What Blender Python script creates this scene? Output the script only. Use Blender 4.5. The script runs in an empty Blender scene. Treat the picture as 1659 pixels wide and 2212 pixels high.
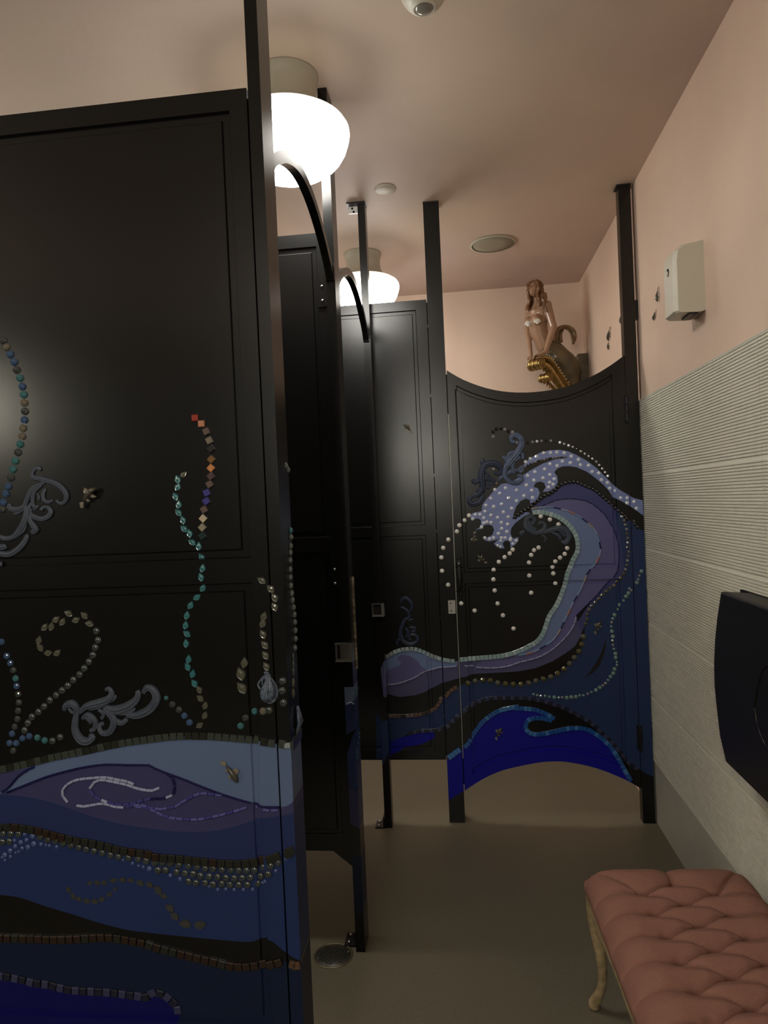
import bpy, math, random
from mathutils import Vector, Matrix
from mathutils.geometry import delaunay_2d_cdt
random.seed(7)
SC = bpy.context.scene
COL = SC.collection

# ------------------------------------------------------------------ camera
FPX, CX, CY, EYE = 1490.0, 829.5, 1106.0, 1.5
YAW, PITCH, ROLL = -0.11050, -0.01239, -0.04425
def cam_axes():
    y, p, r = YAW, PITCH, ROLL
    f = Vector((math.sin(y)*math.cos(p), math.cos(y)*math.cos(p), math.sin(p)))
    rt = Vector((math.cos(y), -math.sin(y), 0)); up = rt.cross(f)
    return math.cos(r)*rt+math.sin(r)*up, -math.sin(r)*rt+math.cos(r)*up, f
RT, UP, FW = cam_axes()
cd = bpy.data.cameras.new('camera'); cd.sensor_fit = 'VERTICAL'; cd.sensor_height = 36.0
cd.lens = FPX/2212*36.0; cd.clip_start = 0.05
cam = bpy.data.objects.new('camera', cd); COL.objects.link(cam)
m = Matrix((RT, UP, -FW)).transposed().to_4x4(); m.translation = (0, 0, EYE)
cam.matrix_world = m; SC.camera = cam

# ------------------------------------------------------------------ world, exposure
w = bpy.data.worlds.new('world'); SC.world = w; w.use_nodes = True
w.node_tree.nodes['Background'].inputs[0].default_value = (1, .86, .7, 1)
w.node_tree.nodes['Background'].inputs[1].default_value = 0.02
vs = SC.view_settings
vs.view_transform = 'Standard'; vs.look = 'None'; vs.exposure = 0.0; vs.gamma = 1.0; vs.use_curve_mapping = False
LAMP = 34.0      # radiance of the ceiling globes
SCONCE = 30.0     # radiance of the vanity globe beside the camera

BACK = 70.0      # radiance of the globe on the wall behind the viewer

# the room: X right, Y away from the camera, Z up (metres)
XR, XL, YB, YF, H = 0.83, -2.8, 4.62, -2.6, 2.88
Y1, Y2, Y3 = 1.42, 2.31, 3.21          # planes of the three painted partitions

def ray(px, py):
    return RT*((px-CX)/FPX) - UP*((py-CY)/FPX) + FW
def on_y(px, py, Y):
    d = ray(px, py); return d*(Y/d.y) + Vector((0, 0, EYE))
def on_x(px, py, X):
    d = ray(px, py); return d*(X/d.x) + Vector((0, 0, EYE))
def on_z(px, py, Z):
    d = ray(px, py); return d*((Z-EYE)/d.z) + Vector((0, 0, EYE))
CR = {'A': (0, 650, 3.6875), 'B': (330, 850, 4.4237), 'C': (330, 1220, 4.74), 'D': (0, 1280, 4.74), 'E': (0, 1580, 4.74),
      'F': (330, 1580, 4.74), 'G': (0, 1850, 4.74), 'H': (330, 1850, 4.74), 'I': (930, 1000, 5.53), 'J': (1120, 900, 5.53),
      'K': (1120, 1200, 5.53), 'L': (820, 1240, 5.3516), 'M': (820, 1440, 5.53), 'N': (1100, 1440, 5.027),
      'O': (960, 780, 3.7705), 'Q': (0, 980, 8.507), 'S': (560, 1200, 4.607), 'R': (560, 700, 4.1475), 'U': (1130, 590, 8.507)}
def cp(k, x, y):
    a = CR[k]; return (a[0]+x/a[2], a[1]+y/a[2])
def P(k, s):
    """'x,y x,y ...' (or a list) measured in survey sheet k -> survey points"""
    if isinstance(s, str): s = [tuple(float(v) for v in t.split(',')) for t in s.split()]
    return [cp(k, t[0], t[1])+tuple(t[2:]) for t in s]
def XZ(pts, Y):
    out = []
    for t in pts:
        v = on_y(t[0], t[1], Y); out.append((v.x, v.z)+tuple(t[2:]))
    return out

# ------------------------------------------------------------------ materials
def mat(name, col, rough=.5, metal=0., spec=.5, trans=0., noise=None, bump=None, emit=None, coat=0., ior=None):
    m = bpy.data.materials.new(name); m.use_nodes = True
    nt = m.node_tree; b = nt.nodes['Principled BSDF']
    b.inputs['Base Color'].default_value = (*col, 1); b.inputs['Roughness'].default_value = rough
    b.inputs['Metallic'].default_value = metal; b.inputs['Specular IOR Level'].default_value = spec
    b.inputs['Transmission Weight'].default_value = trans; b.inputs['Coat Weight'].default_value = coat
    if ior: b.inputs['IOR'].default_value = ior
    tc = nt.nodes.new('ShaderNodeTexCoord')
    sc, amt, col2 = noise or (9., .12, tuple(c*.8 for c in col))
    n = nt.nodes.new('ShaderNodeTexNoise'); n.inputs['Scale'].default_value = sc; n.inputs['Detail'].default_value = 4
    nt.links.new(tc.outputs['Object'], n.inputs['Vector'])
    r = nt.nodes.new('ShaderNodeMapRange'); r.inputs[1].default_value = .35; r.inputs[2].default_value = .7
    r.inputs[3].default_value = 0; r.inputs[4].default_value = amt if noise is None else noise[1]
    nt.links.new(n.outputs['Fac'], r.inputs[0])
    mx = nt.nodes.new('ShaderNodeMix'); mx.data_type = 'RGBA'
    mx.inputs[6].default_value = (*col, 1); mx.inputs[7].default_value = (*col2, 1)
    nt.links.new(r.outputs[0], mx.inputs[0]); nt.links.new(mx.outputs[2], b.inputs['Base Color'])
    if bump:
        n2 = nt.nodes.new('ShaderNodeTexNoise'); n2.inputs['Scale'].default_value = bump[0]; n2.inputs['Detail'].default_value = 5
        nt.links.new(tc.outputs['Object'], n2.inputs['Vector'])
        bp = nt.nodes.new('ShaderNodeBump'); bp.inputs['Strength'].default_value = bump[1]; bp.inputs['Distance'].default_value = bump[2]
        nt.links.new(n2.outputs['Fac'], bp.inputs['Height']); nt.links.new(bp.outputs[0], b.inputs['Normal'])
    if emit:
        b.inputs['Emission Color'].default_value = (*emit[0], 1); b.inputs['Emission Strength'].default_value = emit[1]
    return m
M = {}
M['plaster'] = mat('pink_plaster', (.72, .55, .435), .62, noise=(2.2, 1., (.66, .50, .40)), bump=(26, .12, .01), spec=.25)
M['ceiling'] = mat('ceiling_plaster', (.67, .54, .43), .55, noise=(1.1, 1., (.575, .45, .405)), bump=(18, .15, .01), spec=.3)
M['darkwall'] = mat('darkened_unseen_wall', (.045, .043, .040), .6)  # unseen walls darkened so the black panels mirror a dim room
M['tile'] = mat('ribbed_stone', (.67, .655, .57), .6, noise=(40, .6, (.53, .515, .445)), bump=(120, .15, .004), spec=.3)
M['base'] = mat('smooth_stone', (.54, .54, .46), .5, noise=(8, .5, (.45, .45, .38)))
M['grout'] = mat('grout', (.72, .70, .60), .8)
M['black'] = mat('satin_black', (.006, .006, .0058), .25, spec=.42, bump=(6, .03, .01))
M['blackdk'] = mat('matt_black', (.006, .006, .006), .5, spec=.35)
M['blkplastic'] = mat('black_plastic', (.010, .010, .012), .42, spec=.4)
M['chrome'] = mat('brushed_steel', (.55, .55, .53), .32, metal=1.)
M['plate'] = mat('silver_plate', (.42, .42, .38), .45, metal=.4)
M['white'] = mat('white_plastic', (.62, .60, .50), .4)
M['whited'] = mat('offwhite_paint', (.50, .47, .38), .5)
M['neck'] = mat('fitter_enamel', (.38, .35, .27), .45)
M['globe'] = mat('opal_glass', (.9, .88, .8), .25, emit=((1., .965, .89), LAMP))
M['globe3'] = mat('opal_glass_back', (.9, .88, .8), .25, emit=((1., .95, .82), BACK))
M['globe2'] = mat('opal_glass_wall', (.9, .88, .8), .25, emit=((1., .93, .76), SCONCE))
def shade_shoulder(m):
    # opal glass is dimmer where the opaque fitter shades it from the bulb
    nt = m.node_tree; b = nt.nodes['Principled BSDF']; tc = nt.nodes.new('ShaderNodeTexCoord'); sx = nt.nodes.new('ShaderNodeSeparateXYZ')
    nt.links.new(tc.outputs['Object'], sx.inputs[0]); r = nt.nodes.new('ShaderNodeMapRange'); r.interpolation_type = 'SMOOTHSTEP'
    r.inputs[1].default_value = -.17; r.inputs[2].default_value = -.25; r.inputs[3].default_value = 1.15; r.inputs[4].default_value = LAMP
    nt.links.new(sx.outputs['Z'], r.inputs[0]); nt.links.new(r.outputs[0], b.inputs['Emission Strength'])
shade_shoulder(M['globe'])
M['pearl'] = mat('white_pearl', (.86, .84, .80), .28, coat=.4)
M['clear'] = mat('clear_glass', (.060, .078, .080), .12, trans=.35, ior=1.5, coat=1.)
M['ice'] = mat('frosty_glass', (.13, .155, .155), .12, trans=.3, ior=1.5, coat=1.)
M['teal_bead'] = mat('teal_glass', (.10, .34, .38), .08, trans=.55, ior=1.5)
M['blue_bead'] = mat('blue_glass', (.10, .20, .42), .08, trans=.55, ior=1.5)
M['smoke_bead'] = mat('smoke_glass', (.30, .26, .20), .08, trans=.5, ior=1.5)
M['jet'] = mat('jet_bead', (.006, .006, .008), .12, coat=.6)
M['gem'] = mat('crystal_gem', (.85, .90, 1.0), .08, metal=.15, coat=1.)
M['facet'] = mat('dark_facet', (.42, .41, .40), .12, metal=.6)
M['bluecab'] = mat('blue_cabochon', (.07, .10, .26), .3, coat=.3)
M['green_pearl'] = mat('green_pearl', (.16, .27, .24), .28, coat=.5)
M['gold_leaf'] = mat('bronze_glass_leaf', (.085, .085, .060), .3, coat=.4)
M['olive_bead'] = mat('olive_glass_bead', (.11, .10, .045), .15, metal=.3, coat=.5)
M['dark_leaf'] = mat('smoke_glass_leaf', (.045, .047, .045), .2, coat=.6)
M['teal_leaf'] = mat('teal_glass_leaf', (.028, .155, .175), .3, coat=.3)
M['scroll'] = mat('slate_scroll', (.065, .082, .115), .48, noise=(60, .5, (.03, .04, .07)))
M['scroll_lt'] = mat('blue_scroll', (.105, .145, .25), .42, noise=(60, .7, (.03, .04, .08)))
M['scroll_dk'] = mat('navy_scroll', (.026, .038, .080), .4)
M['shell'] = mat('grey_shell', (.14, .18, .24), .4, noise=(160, 1., (.03, .04, .07)))
M['tile_grn'] = mat('mosaic_green_black', (.055, .070, .060), .25, noise=(300, .8, (.012, .016, .014)), coat=.4)
M['tile_dkgrn'] = mat('mosaic_dark', (.016, .018, .014), .25, coat=.3)
M['tile_brn'] = mat('mosaic_brown', (.026, .013, .008), .3, noise=(200, .8, (.012, .008, .005)), coat=.3)
M['tile_cop'] = mat('mosaic_copper', (.13, .07, .04), .3, noise=(200, .8, (.06, .03, .02)), coat=.3)
M['tile_mint'] = mat('mosaic_mint', (.38, .52, .54), .2, noise=(260, 1., (.17, .27, .29)), coat=.5)
M['tile_mint2'] = mat('mosaic_seafoam', (.52, .65, .66), .2, noise=(260, 1., (.25, .35, .36)), coat=.5)
M['tile_azure'] = mat('mosaic_azure', (.012, .10, .36), .25, noise=(120, .8, (.008, .06, .25)), coat=.4)
M['tile_sky'] = mat('mosaic_sky', (.06, .22, .50), .25, noise=(120, .8, (.03, .12, .35)), coat=.4)
M['tile_navy'] = mat('mosaic_navy', (.035, .04, .10), .3, coat=.3)
M['tile_slate'] = mat('mosaic_slate', (.012, .014, .03), .3)
for k, c in dict(red=(.36, .035, .02), peach=(.55, .24, .13), mauve=(.13, .09, .08), taupe=(.20, .17, .13), ink=(.012, .012, .012),
                 brown=(.20, .10, .025), orange=(.62, .25, .09), plum=(.09, .05, .055), blue=(.05, .05, .26), cream=(.55, .48, .34),
                 sage=(.30, .28, .20), petrol=(.008, .03, .032), silver=(.30, .34, .36)).items():
    M['sq_'+k] = mat('square_'+k, c, .3, coat=.3)
M['tube_white'] = mat('tube_bead_lilac', (.34, .37, .55), .35)
M['tube_blue'] = mat('tube_bead_blue', (.055, .055, .24), .3)
M['tube_viol'] = mat('tube_bead_violet', (.11, .105, .34), .3)
M['tube_navy'] = mat('tube_bead_navy', (.010, .010, .075), .25)
M['tube_org'] = mat('tube_bead_copper', (.50, .20, .11), .3)
M['tube_beige'] = mat('tube_bead_beige', (.45, .36, .26), .3)
M['tube_sky'] = mat('tube_bead_sky', (.20, .34, .52), .25)
# paint colours of the murals
def paint(n, c, r=.42): M[n] = mat('paint_'+n, c, r, noise=(5, .5, tuple(v*.85 for v in c)), spec=.35)
paint('p_light', (.115, .165, .300)); paint('p_purple', (.045, .047, .130)); paint('p_dark', (.019, .033, .120))
paint('p_blue', (.017, .034, .125)); paint('p_navy', (.006, .014, .045)); paint('p_ultra', (.003, .003, .10))
paint('d_foam', (.215, .265, .520)); paint('d_deep', (.048, .054, .175)); paint('d_purple', (.120, .112, .270))
paint('d_light', (.155, .215, .400)); paint('d_low', (.080, .080, .180)); paint('d_ocean', (.018, .038, .120))
paint('d_ultra', (.004, .004, .30)); paint('d_line', (.010, .010, .055)); paint('d_black', (.010, .010, .009))
M['fabric'] = mat('rust_linen', (.300, .150, .112), .85, noise=(500, .8, (.22, .105, .078)), bump=(900, .25, .002), spec=.15)
M['wood'] = mat('distressed_gold_wood', (.46, .35, .19), .5, noise=(45, 1., (.22, .16, .08)), bump=(60, .3, .003))
M['gold'] = mat('antique_gold', (.42, .30, .11), .36, metal=.9, noise=(40, .7, (.16, .09, .03)))
M['skin'] = mat('carved_wood_skin', (.36, .21, .135), .33, noise=(14, .7, (.28, .16, .085)), coat=.3)
M['tail'] = mat('verdigris_tail', (.12, .085, .035), .36, noise=(14, 1., (.045, .042, .026)), coat=.2)
M['fluke'] = mat('bronzed_fluke', (.24, .15, .055), .35, noise=(30, .8, (.12, .07, .03)), coat=.3)
M['hair'] = mat('carved_auburn_hair', (.13, .05, .02), .35, noise=(80, .7, (.26, .14, .05)), coat=.3)
M['shellw'] = mat('white_shell', (.80, .78, .72), .3)
M['drain'] = mat('drain_metal', (.065, .062, .05), .45, metal=.6)
M['brass'] = mat('brass_rim', (.20, .17, .11), .4, metal=.8)
M['hole'] = mat('dark_hole', (.004, .004, .004), .9)
M['koi'] = mat('koi_resin', (.10, .09, .065), .25, noise=(160, 1., (.02, .018, .012)), coat=.5)
M['koi_fin'] = mat('koi_fin_resin', (.34, .30, .22), .3, trans=.4)
M['speaker'] = mat('speaker_grille', (.33, .31, .23), .7, bump=(700, .3, .001))
M['lens'] = mat('grey_lens', (.20, .19, .16), .15, coat=.6)
def floor_mat():
    m = mat('speckled_concrete', (.150, .132, .090), .42, noise=(1.3, 1., (.118, .106, .074)), bump=(300, .08, .002), spec=.4)
    nt = m.node_tree; b = nt.nodes['Principled BSDF']; src = b.inputs['Base Color'].links[0].from_socket
    tc = nt.nodes.new('ShaderNodeTexCoord'); v = nt.nodes.new('ShaderNodeTexNoise'); v.inputs['Scale'].default_value = 190; v.inputs['Detail'].default_value = 3
    nt.links.new(tc.outputs['Object'], v.inputs['Vector'])
    r = nt.nodes.new('ShaderNodeMapRange'); r.inputs[1].default_value = .55; r.inputs[2].default_value = .75; r.inputs[4].default_value = .75
    nt.links.new(v.outputs['Fac'], r.inputs[0])
    mx = nt.nodes.new('ShaderNodeMix'); mx.data_type = 'RGBA'; mx.inputs[7].default_value = (.24, .205, .135, 1)
    nt.links.new(r.outputs[0], mx.inputs[0]); nt.links.new(src, mx.inputs[6]); nt.links.new(mx.outputs[2], b.inputs['Base Color'])
    return m
M['floor'] = floor_mat()

# ------------------------------------------------------------------ object helpers
WL = {}
def thing(name, label, cat, loc, group=None):
    o = bpy.data.objects.new(name, None); COL.objects.link(o); o.location = loc; o.empty_display_size = .05
    o['label'] = label; o['category'] = cat
    if group: o['group'] = group
    WL[o.name] = Vector(loc); return o
def add(name, me, parent=None, loc=(0, 0, 0), rot=None, scale=None, label=None, kind=None):
    o = bpy.data.objects.new(name, me); COL.objects.link(o)
    loc = Vector(loc); WL[o.name] = loc
    if parent is not None:
        o.parent = parent; o.location = loc-WL[parent.name]
    else: o.location = loc
    if rot is not None:
        if isinstance(rot, Matrix):
            o.rotation_mode = 'QUATERNION'; o.rotation_quaternion = rot.to_quaternion()
        else: o.rotation_euler = rot
    if scale is not None: o.scale = scale
    if label: o['label'] = label
    if kind: o['kind'] = kind
    return o
def mesh(name, v, f, mats, fm=None, smooth=False):
    me = bpy.data.meshes.new(name); me.from_pydata([tuple(p) for p in v], [], f)
    if not isinstance(mats, (list, tuple)): mats = [mats]
    for x in mats: me.materials.append(M[x] if isinstance(x, str) else x)
    if fm: me.polygons.foreach_set('material_index', fm)
    if smooth: me.polygons.foreach_set('use_smooth', [True]*len(me.polygons))
    me.update(); return me
class MB:
    def __init__(s): s.v = []; s.f = []
    def add(s, v, f):
        n = len(s.v); s.v += [tuple(p) for p in v]; s.f += [tuple(i+n for i in q) for q in f]; return s
    def box(s, a, b, M4=None):
        x0, y0, z0 = a; x1, y1, z1 = b
        v = [Vector(p) for p in ((x0,y0,z0),(x1,y0,z0),(x1,y1,z0),(x0,y1,z0),(x0,y0,z1),(x1,y0,z1),(x1,y1,z1),(x0,y1,z1))]
        if M4: v = [M4@p for p in v]
        return s.add(v, [(0,3,2,1),(4,5,6,7),(0,1,5,4),(1,2,6,5),(2,3,7,6),(3,0,4,7)])
    def lathe(s, prof, n=24, M4=None, cap=True):
        v = []; f = []
        for r, z in prof:
            for i in range(n):
                a = 2*math.pi*i/n; p = Vector((r*math.cos(a), r*math.sin(a), z)); v.append(M4@p if M4 else p)
        for k in range(len(prof)-1):
            for i in range(n):
                j = (i+1) % n; f.append((k*n+i, k*n+j, (k+1)*n+j, (k+1)*n+i))
        if cap: f.append(tuple(range(n))[::-1]); f.append(tuple((len(prof)-1)*n+i for i in range(n)))
        return s.add(v, f)
    def tube(s, pts, rad, n=8, up=(0, 1, 0), flat=1., cap=True):
        """sweep with per-point radius; flat squashes along 'up'"""
        up = Vector(up); v = []; f = []; N = len(pts); pts = [Vector(p) for p in pts]
        for k, p in enumerate(pts):
            t = (pts[min(k+1, N-1)]-pts[max(k-1, 0)])
            if t.length < 1e-9: t = Vector((0, 0, 1))
            t.normalize(); a = t.cross(up)
            if a.length < 1e-3: a = t.cross(Vector((1, .1, 0)))
            a.normalize(); b = a.cross(t)
            for i in range(n):
                q = 2*math.pi*i/n; v.append(p+a*math.cos(q)*rad[k]+b*math.sin(q)*rad[k]*flat)
        for k in range(N-1):
            for i in range(n):
                j = (i+1) % n; f.append((k*n+i, k*n+j, (k+1)*n+j, (k+1)*n+i))
        if cap: f.append(tuple(range(n))[::-1]); f.append(tuple((N-1)*n+i for i in range(n)))
        return s.add(v, f)
    def ball(s, c, r, n=10, m=6, R=None):
        c = Vector(c); r = r if isinstance(r, (tuple, list)) else (r, r, r); v = []; f = []
        R = R or Matrix.Identity(3)
        for k in range(1, m):
            t = math.pi*k/m
            for i in range(n):
                q = 2*math.pi*i/n
                v.append(c+R@Vector((r[0]*math.sin(t)*math.cos(q), r[1]*math.sin(t)*math.sin(q), r[2]*math.cos(t))))
        v += [c+R@Vector((0, 0, r[2])), c+R@Vector((0, 0, -r[2]))]; T = len(v)-2
        for k in range(m-2):
            for i in range(n):
                j = (i+1) % n; f.append((k*n+i, (k+1)*n+i, (k+1)*n+j, k*n+j))
        for i in range(n):
            j = (i+1) % n; f.append((T, i, j)); f.append((T+1, (m-2)*n+j, (m-2)*n+i))
        return s.add(v, f)
    def cap(s, a, ra, b, rb, n=12):
        """closed tapered limb"""
        a = Vector(a); b = Vector(b); d = b-a; L = d.length
        if L < 1e-6: return s.ball(a, ra)
        pts = []; rad = []; t = d/L
        for k in range(5):
            q = math.pi/2*(1-k/4); pts.append(a-t*ra*math.sin(q)); rad.append(max(ra*math.cos(q), 1e-4))
        for k in range(5):
            q = math.pi/2*(k/4); pts.append(b+t*rb*math.sin(q)); rad.append(max(rb*math.cos(q), 1e-4))
        u = (0, 0, 1) if abs(t.z) < .9 else (1, 0, 0)
        return s.tube(pts, rad, n, up=u)
    def mesh(s, name, mats, smooth=False): return mesh(name, s.v, s.f, mats, None, smooth)
def smooth_pts(pts, n=5):
    """Catmull-Rom through tuples of any length"""
    out = []; N = len(pts)
    for i in range(N-1):
        p0, p1, p2, p3 = pts[max(i-1, 0)], pts[i], pts[i+1], pts[min(i+2, N-1)]
        for k in range(n):
            t = k/n
            out.append(tuple(.5*((2*b)+(-a+c)*t+(2*a-5*b+4*c-d)*t*t+(-a+3*b-3*c+d)*t**3) for a, b, c, d in zip(p0, p1, p2, p3)))
    out.append(tuple(pts[-1])); return out
def resample(pts, step, start=.5):
    """(x,z) polyline -> [(x,z,angle)] at equal arc steps"""
    L = [0]
    for a, b in zip(pts, pts[1:]): L.append(L[-1]+math.hypot(b[0]-a[0], b[1]-a[1]))
    n = max(1, round(L[-1]/step)); st = L[-1]/n; out = []; j = 0
    for k in range(n):
        d = (k+start)*st
        while j < len(L)-2 and L[j+1] < d: j += 1
        a, b = pts[j], pts[j+1]; t = (d-L[j])/max(L[j+1]-L[j], 1e-9)
        out.append((a[0]+(b[0]-a[0])*t, a[1]+(b[1]-a[1])*t, math.atan2(b[1]-a[1], b[0]-a[0])))
    return out
def inside(poly, x, y):
    c = False; n = len(poly); j = n-1
    for i in range(n):
        xi, yi = poly[i][0], poly[i][1]; xj, yj = poly[j][0], poly[j][1]
        if (yi > y) != (yj > y) and x < (xj-xi)*(y-yi)/(yj-yi)+xi: c = not c
        j = i
    return c
def near(poly, x, y, eps=2e-4):
    n = len(poly)
    for i in range(n):
        ax, ay = poly[i][:2]; bx, by = poly[(i+1) % n][:2]; dx, dy = bx-ax, by-ay; q = dx*dx+dy*dy
        t = 0 if q == 0 else max(0, min(1, ((x-ax)*dx+(y-ay)*dy)/q))
        if (ax+dx*t-x)**2+(ay+dy*t-y)**2 < eps*eps: return True
    return False
def inset(poly, d):
    """shrink a ccw polygon"""
    n = len(poly); out = []
    for i in range(n):
        p, q, r = Vector(poly[i-1][:2]), Vector(poly[i][:2]), Vector(poly[(i+1) % n][:2])
        a = (q-p).normalized(); b = (r-q).normalized(); na = Vector((-a.y, a.x)); nb = Vector((-b.y, b.x))
        k = na+nb; k = k/max(k.dot(na), .3); out.append((q.x+k.x*d, q.y+k.y*d))
    return out
def field(poly):
    """recessed panel with a raised middle: groove, bead, field"""
    return [(inset(poly, 0), None), (inset(poly, .003), .008), (inset(poly, .017), None), (inset(poly, .020), .004)]
class Panel:
    """sheet metal panel in a plane of constant Y; relief and paint are cut into one surface"""
    def __init__(s, name, outline, Y, th, fields=(), paints=(), parent=None, base='black', label=None):
        s.Y = Y; s.fields = [field(p) for p in fields]; s.out = outline
        V = []; Ed = []
        polys = [outline]+[q[0] for f in s.fields for q in f]+[p for _, p in paints]
        x0 = min(p[0] for p in outline)-.02; x1 = max(p[0] for p in outline)+.02
        for pl in polys:
            if all(p[0] < x0 for p in pl) or all(p[0] > x1 for p in pl): continue
            n = len(V); V += [Vector((p[0], p[1])) for p in pl]; Ed += [(n+i, n+(i+1) % len(pl)) for i in range(len(pl))]
        r = delaunay_2d_cdt(V, Ed, [], 0, 1e-6, False); rv, rf = r[0], r[2]
        mats = [base]; idx = {base: 0}; F = []; FM = []
        for t in rf:
            cx = sum(rv[i].x for i in t)/3; cz = sum(rv[i].y for i in t)/3
            if not inside(outline, cx, cz): continue
            mm = base
            for nme, pl in paints:
                if inside(pl, cx, cz): mm = nme
            if mm not in idx: idx[mm] = len(mats); mats.append(mm)
            a, b, c = (rv[i] for i in t)
            ccw = (b.x-a.x)*(c.y-a.y)-(b.y-a.y)*(c.x-a.x) > 0
            F.append(tuple(t) if ccw else tuple(t)[::-1]); FM.append(idx[mm])
        n = len(rv); vv = [(p.x, Y+s.h(p.x, p.y), p.y) for p in rv]+[(p.x, Y+th, p.y) for p in rv]
        edge = {}
        for k, t in enumerate(F):
            for i in range(3): edge[(t[i], t[(i+1) % 3])] = k
        ff = list(F); fm = list(FM)
        for (a, b), k in edge.items():
            if (b, a) not in edge: ff.append((b, a, a+n, b+n)); fm.append(FM[k])
        for t in F: ff.append(tuple(i+n for i in t)[::-1]); fm.append(0)
        used = sorted({i for q in ff for i in q}); mp = {u: i for i, u in enumerate(used)}
        o = WL[parent.name] if parent else Vector((0, 0, 0))
        me = mesh(name, [Vector(vv[u])-o for u in used], [tuple(mp[i] for i in q) for q in ff], mats, fm)
        s.ob = add(name, me, parent, o, label=label)
    def h(s, x, z):
        d = 0.
        for f in s.fields:
            if not inside(f[0][0], x, z): continue
            for pl, dep in f:
                if dep is not None and (inside(pl, x, z) or near(pl, x, z)): d = dep
        return d
    def at(s, x, z, off=0.): return Vector((x, s.Y+s.h(x, z)-off, z))
def rect(x0, x1, z0, z1): return [(x0, z0), (x1, z0), (x1, z1), (x0, z1)]

# ------------------------------------------------------------------ small decoration pieces (shared meshes)
def dome(name, mt, n=12, m=4, flat=.62, facets=False):
    """cabochon, unit radius, dome towards -Y"""
    v = []; f = []
    for k in range(m):
        t = math.pi/2*k/m
        for i in range(n):
            q = 2*math.pi*(i+(.5 if facets and k % 2 else 0))/n
            v.append((math.cos(t)*math.cos(q), -math.sin(t)*flat, math.cos(t)*math.sin(q)))
    v.append((0, -flat, 0))
    for k in range(m-1):
        for i in range(n):
            j = (i+1) % n; f.append((k*n+i, k*n+j, (k+1)*n+j, (k+1)*n+i))
    for i in range(n): f.append(((m-1)*n+i, (m-1)*n+(i+1) % n, m*n))
    f.append(tuple(range(n))[::-1])
    return mesh(name, v, f, mt, None, not facets)
def leaf_mesh(name, mt):
    """pointed leaf cabochon, unit length along Z, rim and vein"""
    n = 7; L = []; R = []
    for i in range(n+1):
        t = i/n; wd = .32*math.sin(math.pi*t**.88)**1.15 if 0 < t < 1 else 0
        L.append((-wd+.05*math.sin(math.pi*t), t-.5)); R.append((wd+.05*math.sin(math.pi*t), t-.5))
    ring = [L[0]]+R[1:-1]+[L[-1]]+L[1:-1][::-1]
    v = [(x, 0, z) for x, z in ring]+[(x*.93, -.16, z*.93) for x, z in ring]+[(x*.62, -.12, z*.7) for x, z in ring]+[(.02, -.2, 0)]
    k = len(ring); f = []
    for a in (0, 1):
        for i in range(k):
            j = (i+1) % k; f.append((a*k+i, a*k+j, (a+1)*k+j, (a+1)*k+i))
    for i in range(k): f.append((2*k+i, 2*k+(i+1) % k, 3*k))
    f.append(tuple(range(k))[::-1])
    return mesh(name, v, f, mt)
def chip_mesh(name, mt):
    """unit square mosaic tile with a bevel, facing -Y, thickness 1"""
    v = [(x*.5, 0, z*.5) for x, z in ((-1,-1),(1,-1),(1,1),(-1,1))]+[(x*.5, -.8, z*.5) for x, z in ((-1,-1),(1,-1),(1,1),(-1,1))]+[(x*.44, -1, z*.44) for x, z in ((-1,-1),(1,-1),(1,1),(-1,1))]
    f = [(3, 2, 1, 0), (8, 9, 10, 11)]
    for a in (0, 4):
        for i in range(4):
            j = (i+1) % 4; f.append((a+i, a+j, a+4+j, a+4+i))
    return mesh(name, v, f, mt)
def rod_mesh(name, mt):
    v = []; f = []
    for x in (-.5, -.47, .47, .5):
        r = .82 if abs(x) == .5 else 1
        for i in range(7):
            q = 2*math.pi*i/7; v.append((x, r*math.cos(q), r*math.sin(q)))
    for k in range(3):
        for i in range(7):
            j = (i+1) % 7; f.append((k*7+i, k*7+j, (k+1)*7+j, (k+1)*7+i))
    f += [tuple(range(7))[::-1], tuple(21+i for i in range(7))]
    return mesh(name, v, f, mt)
MC = {}
def get(kind, mt):
    k = (kind, mt)
    if k not in MC:
        if kind == 'dome': MC[k] = dome('bead_'+mt, mt)
        elif kind == 'gemstone': MC[k] = dome('gem_'+mt, mt, 6, 2, .55, True)
        elif kind == 'crystal': MC[k] = dome('crystal_'+mt, mt, 7, 3, .7, True)
        elif kind == 'leaf': MC[k] = leaf_mesh('leaf_'+mt, mt)
        elif kind == 'chip': MC[k] = chip_mesh('chip_'+mt, mt)
        elif kind == 'rod': MC[k] = rod_mesh('rod_'+mt, mt)
    return MC[k]
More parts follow.
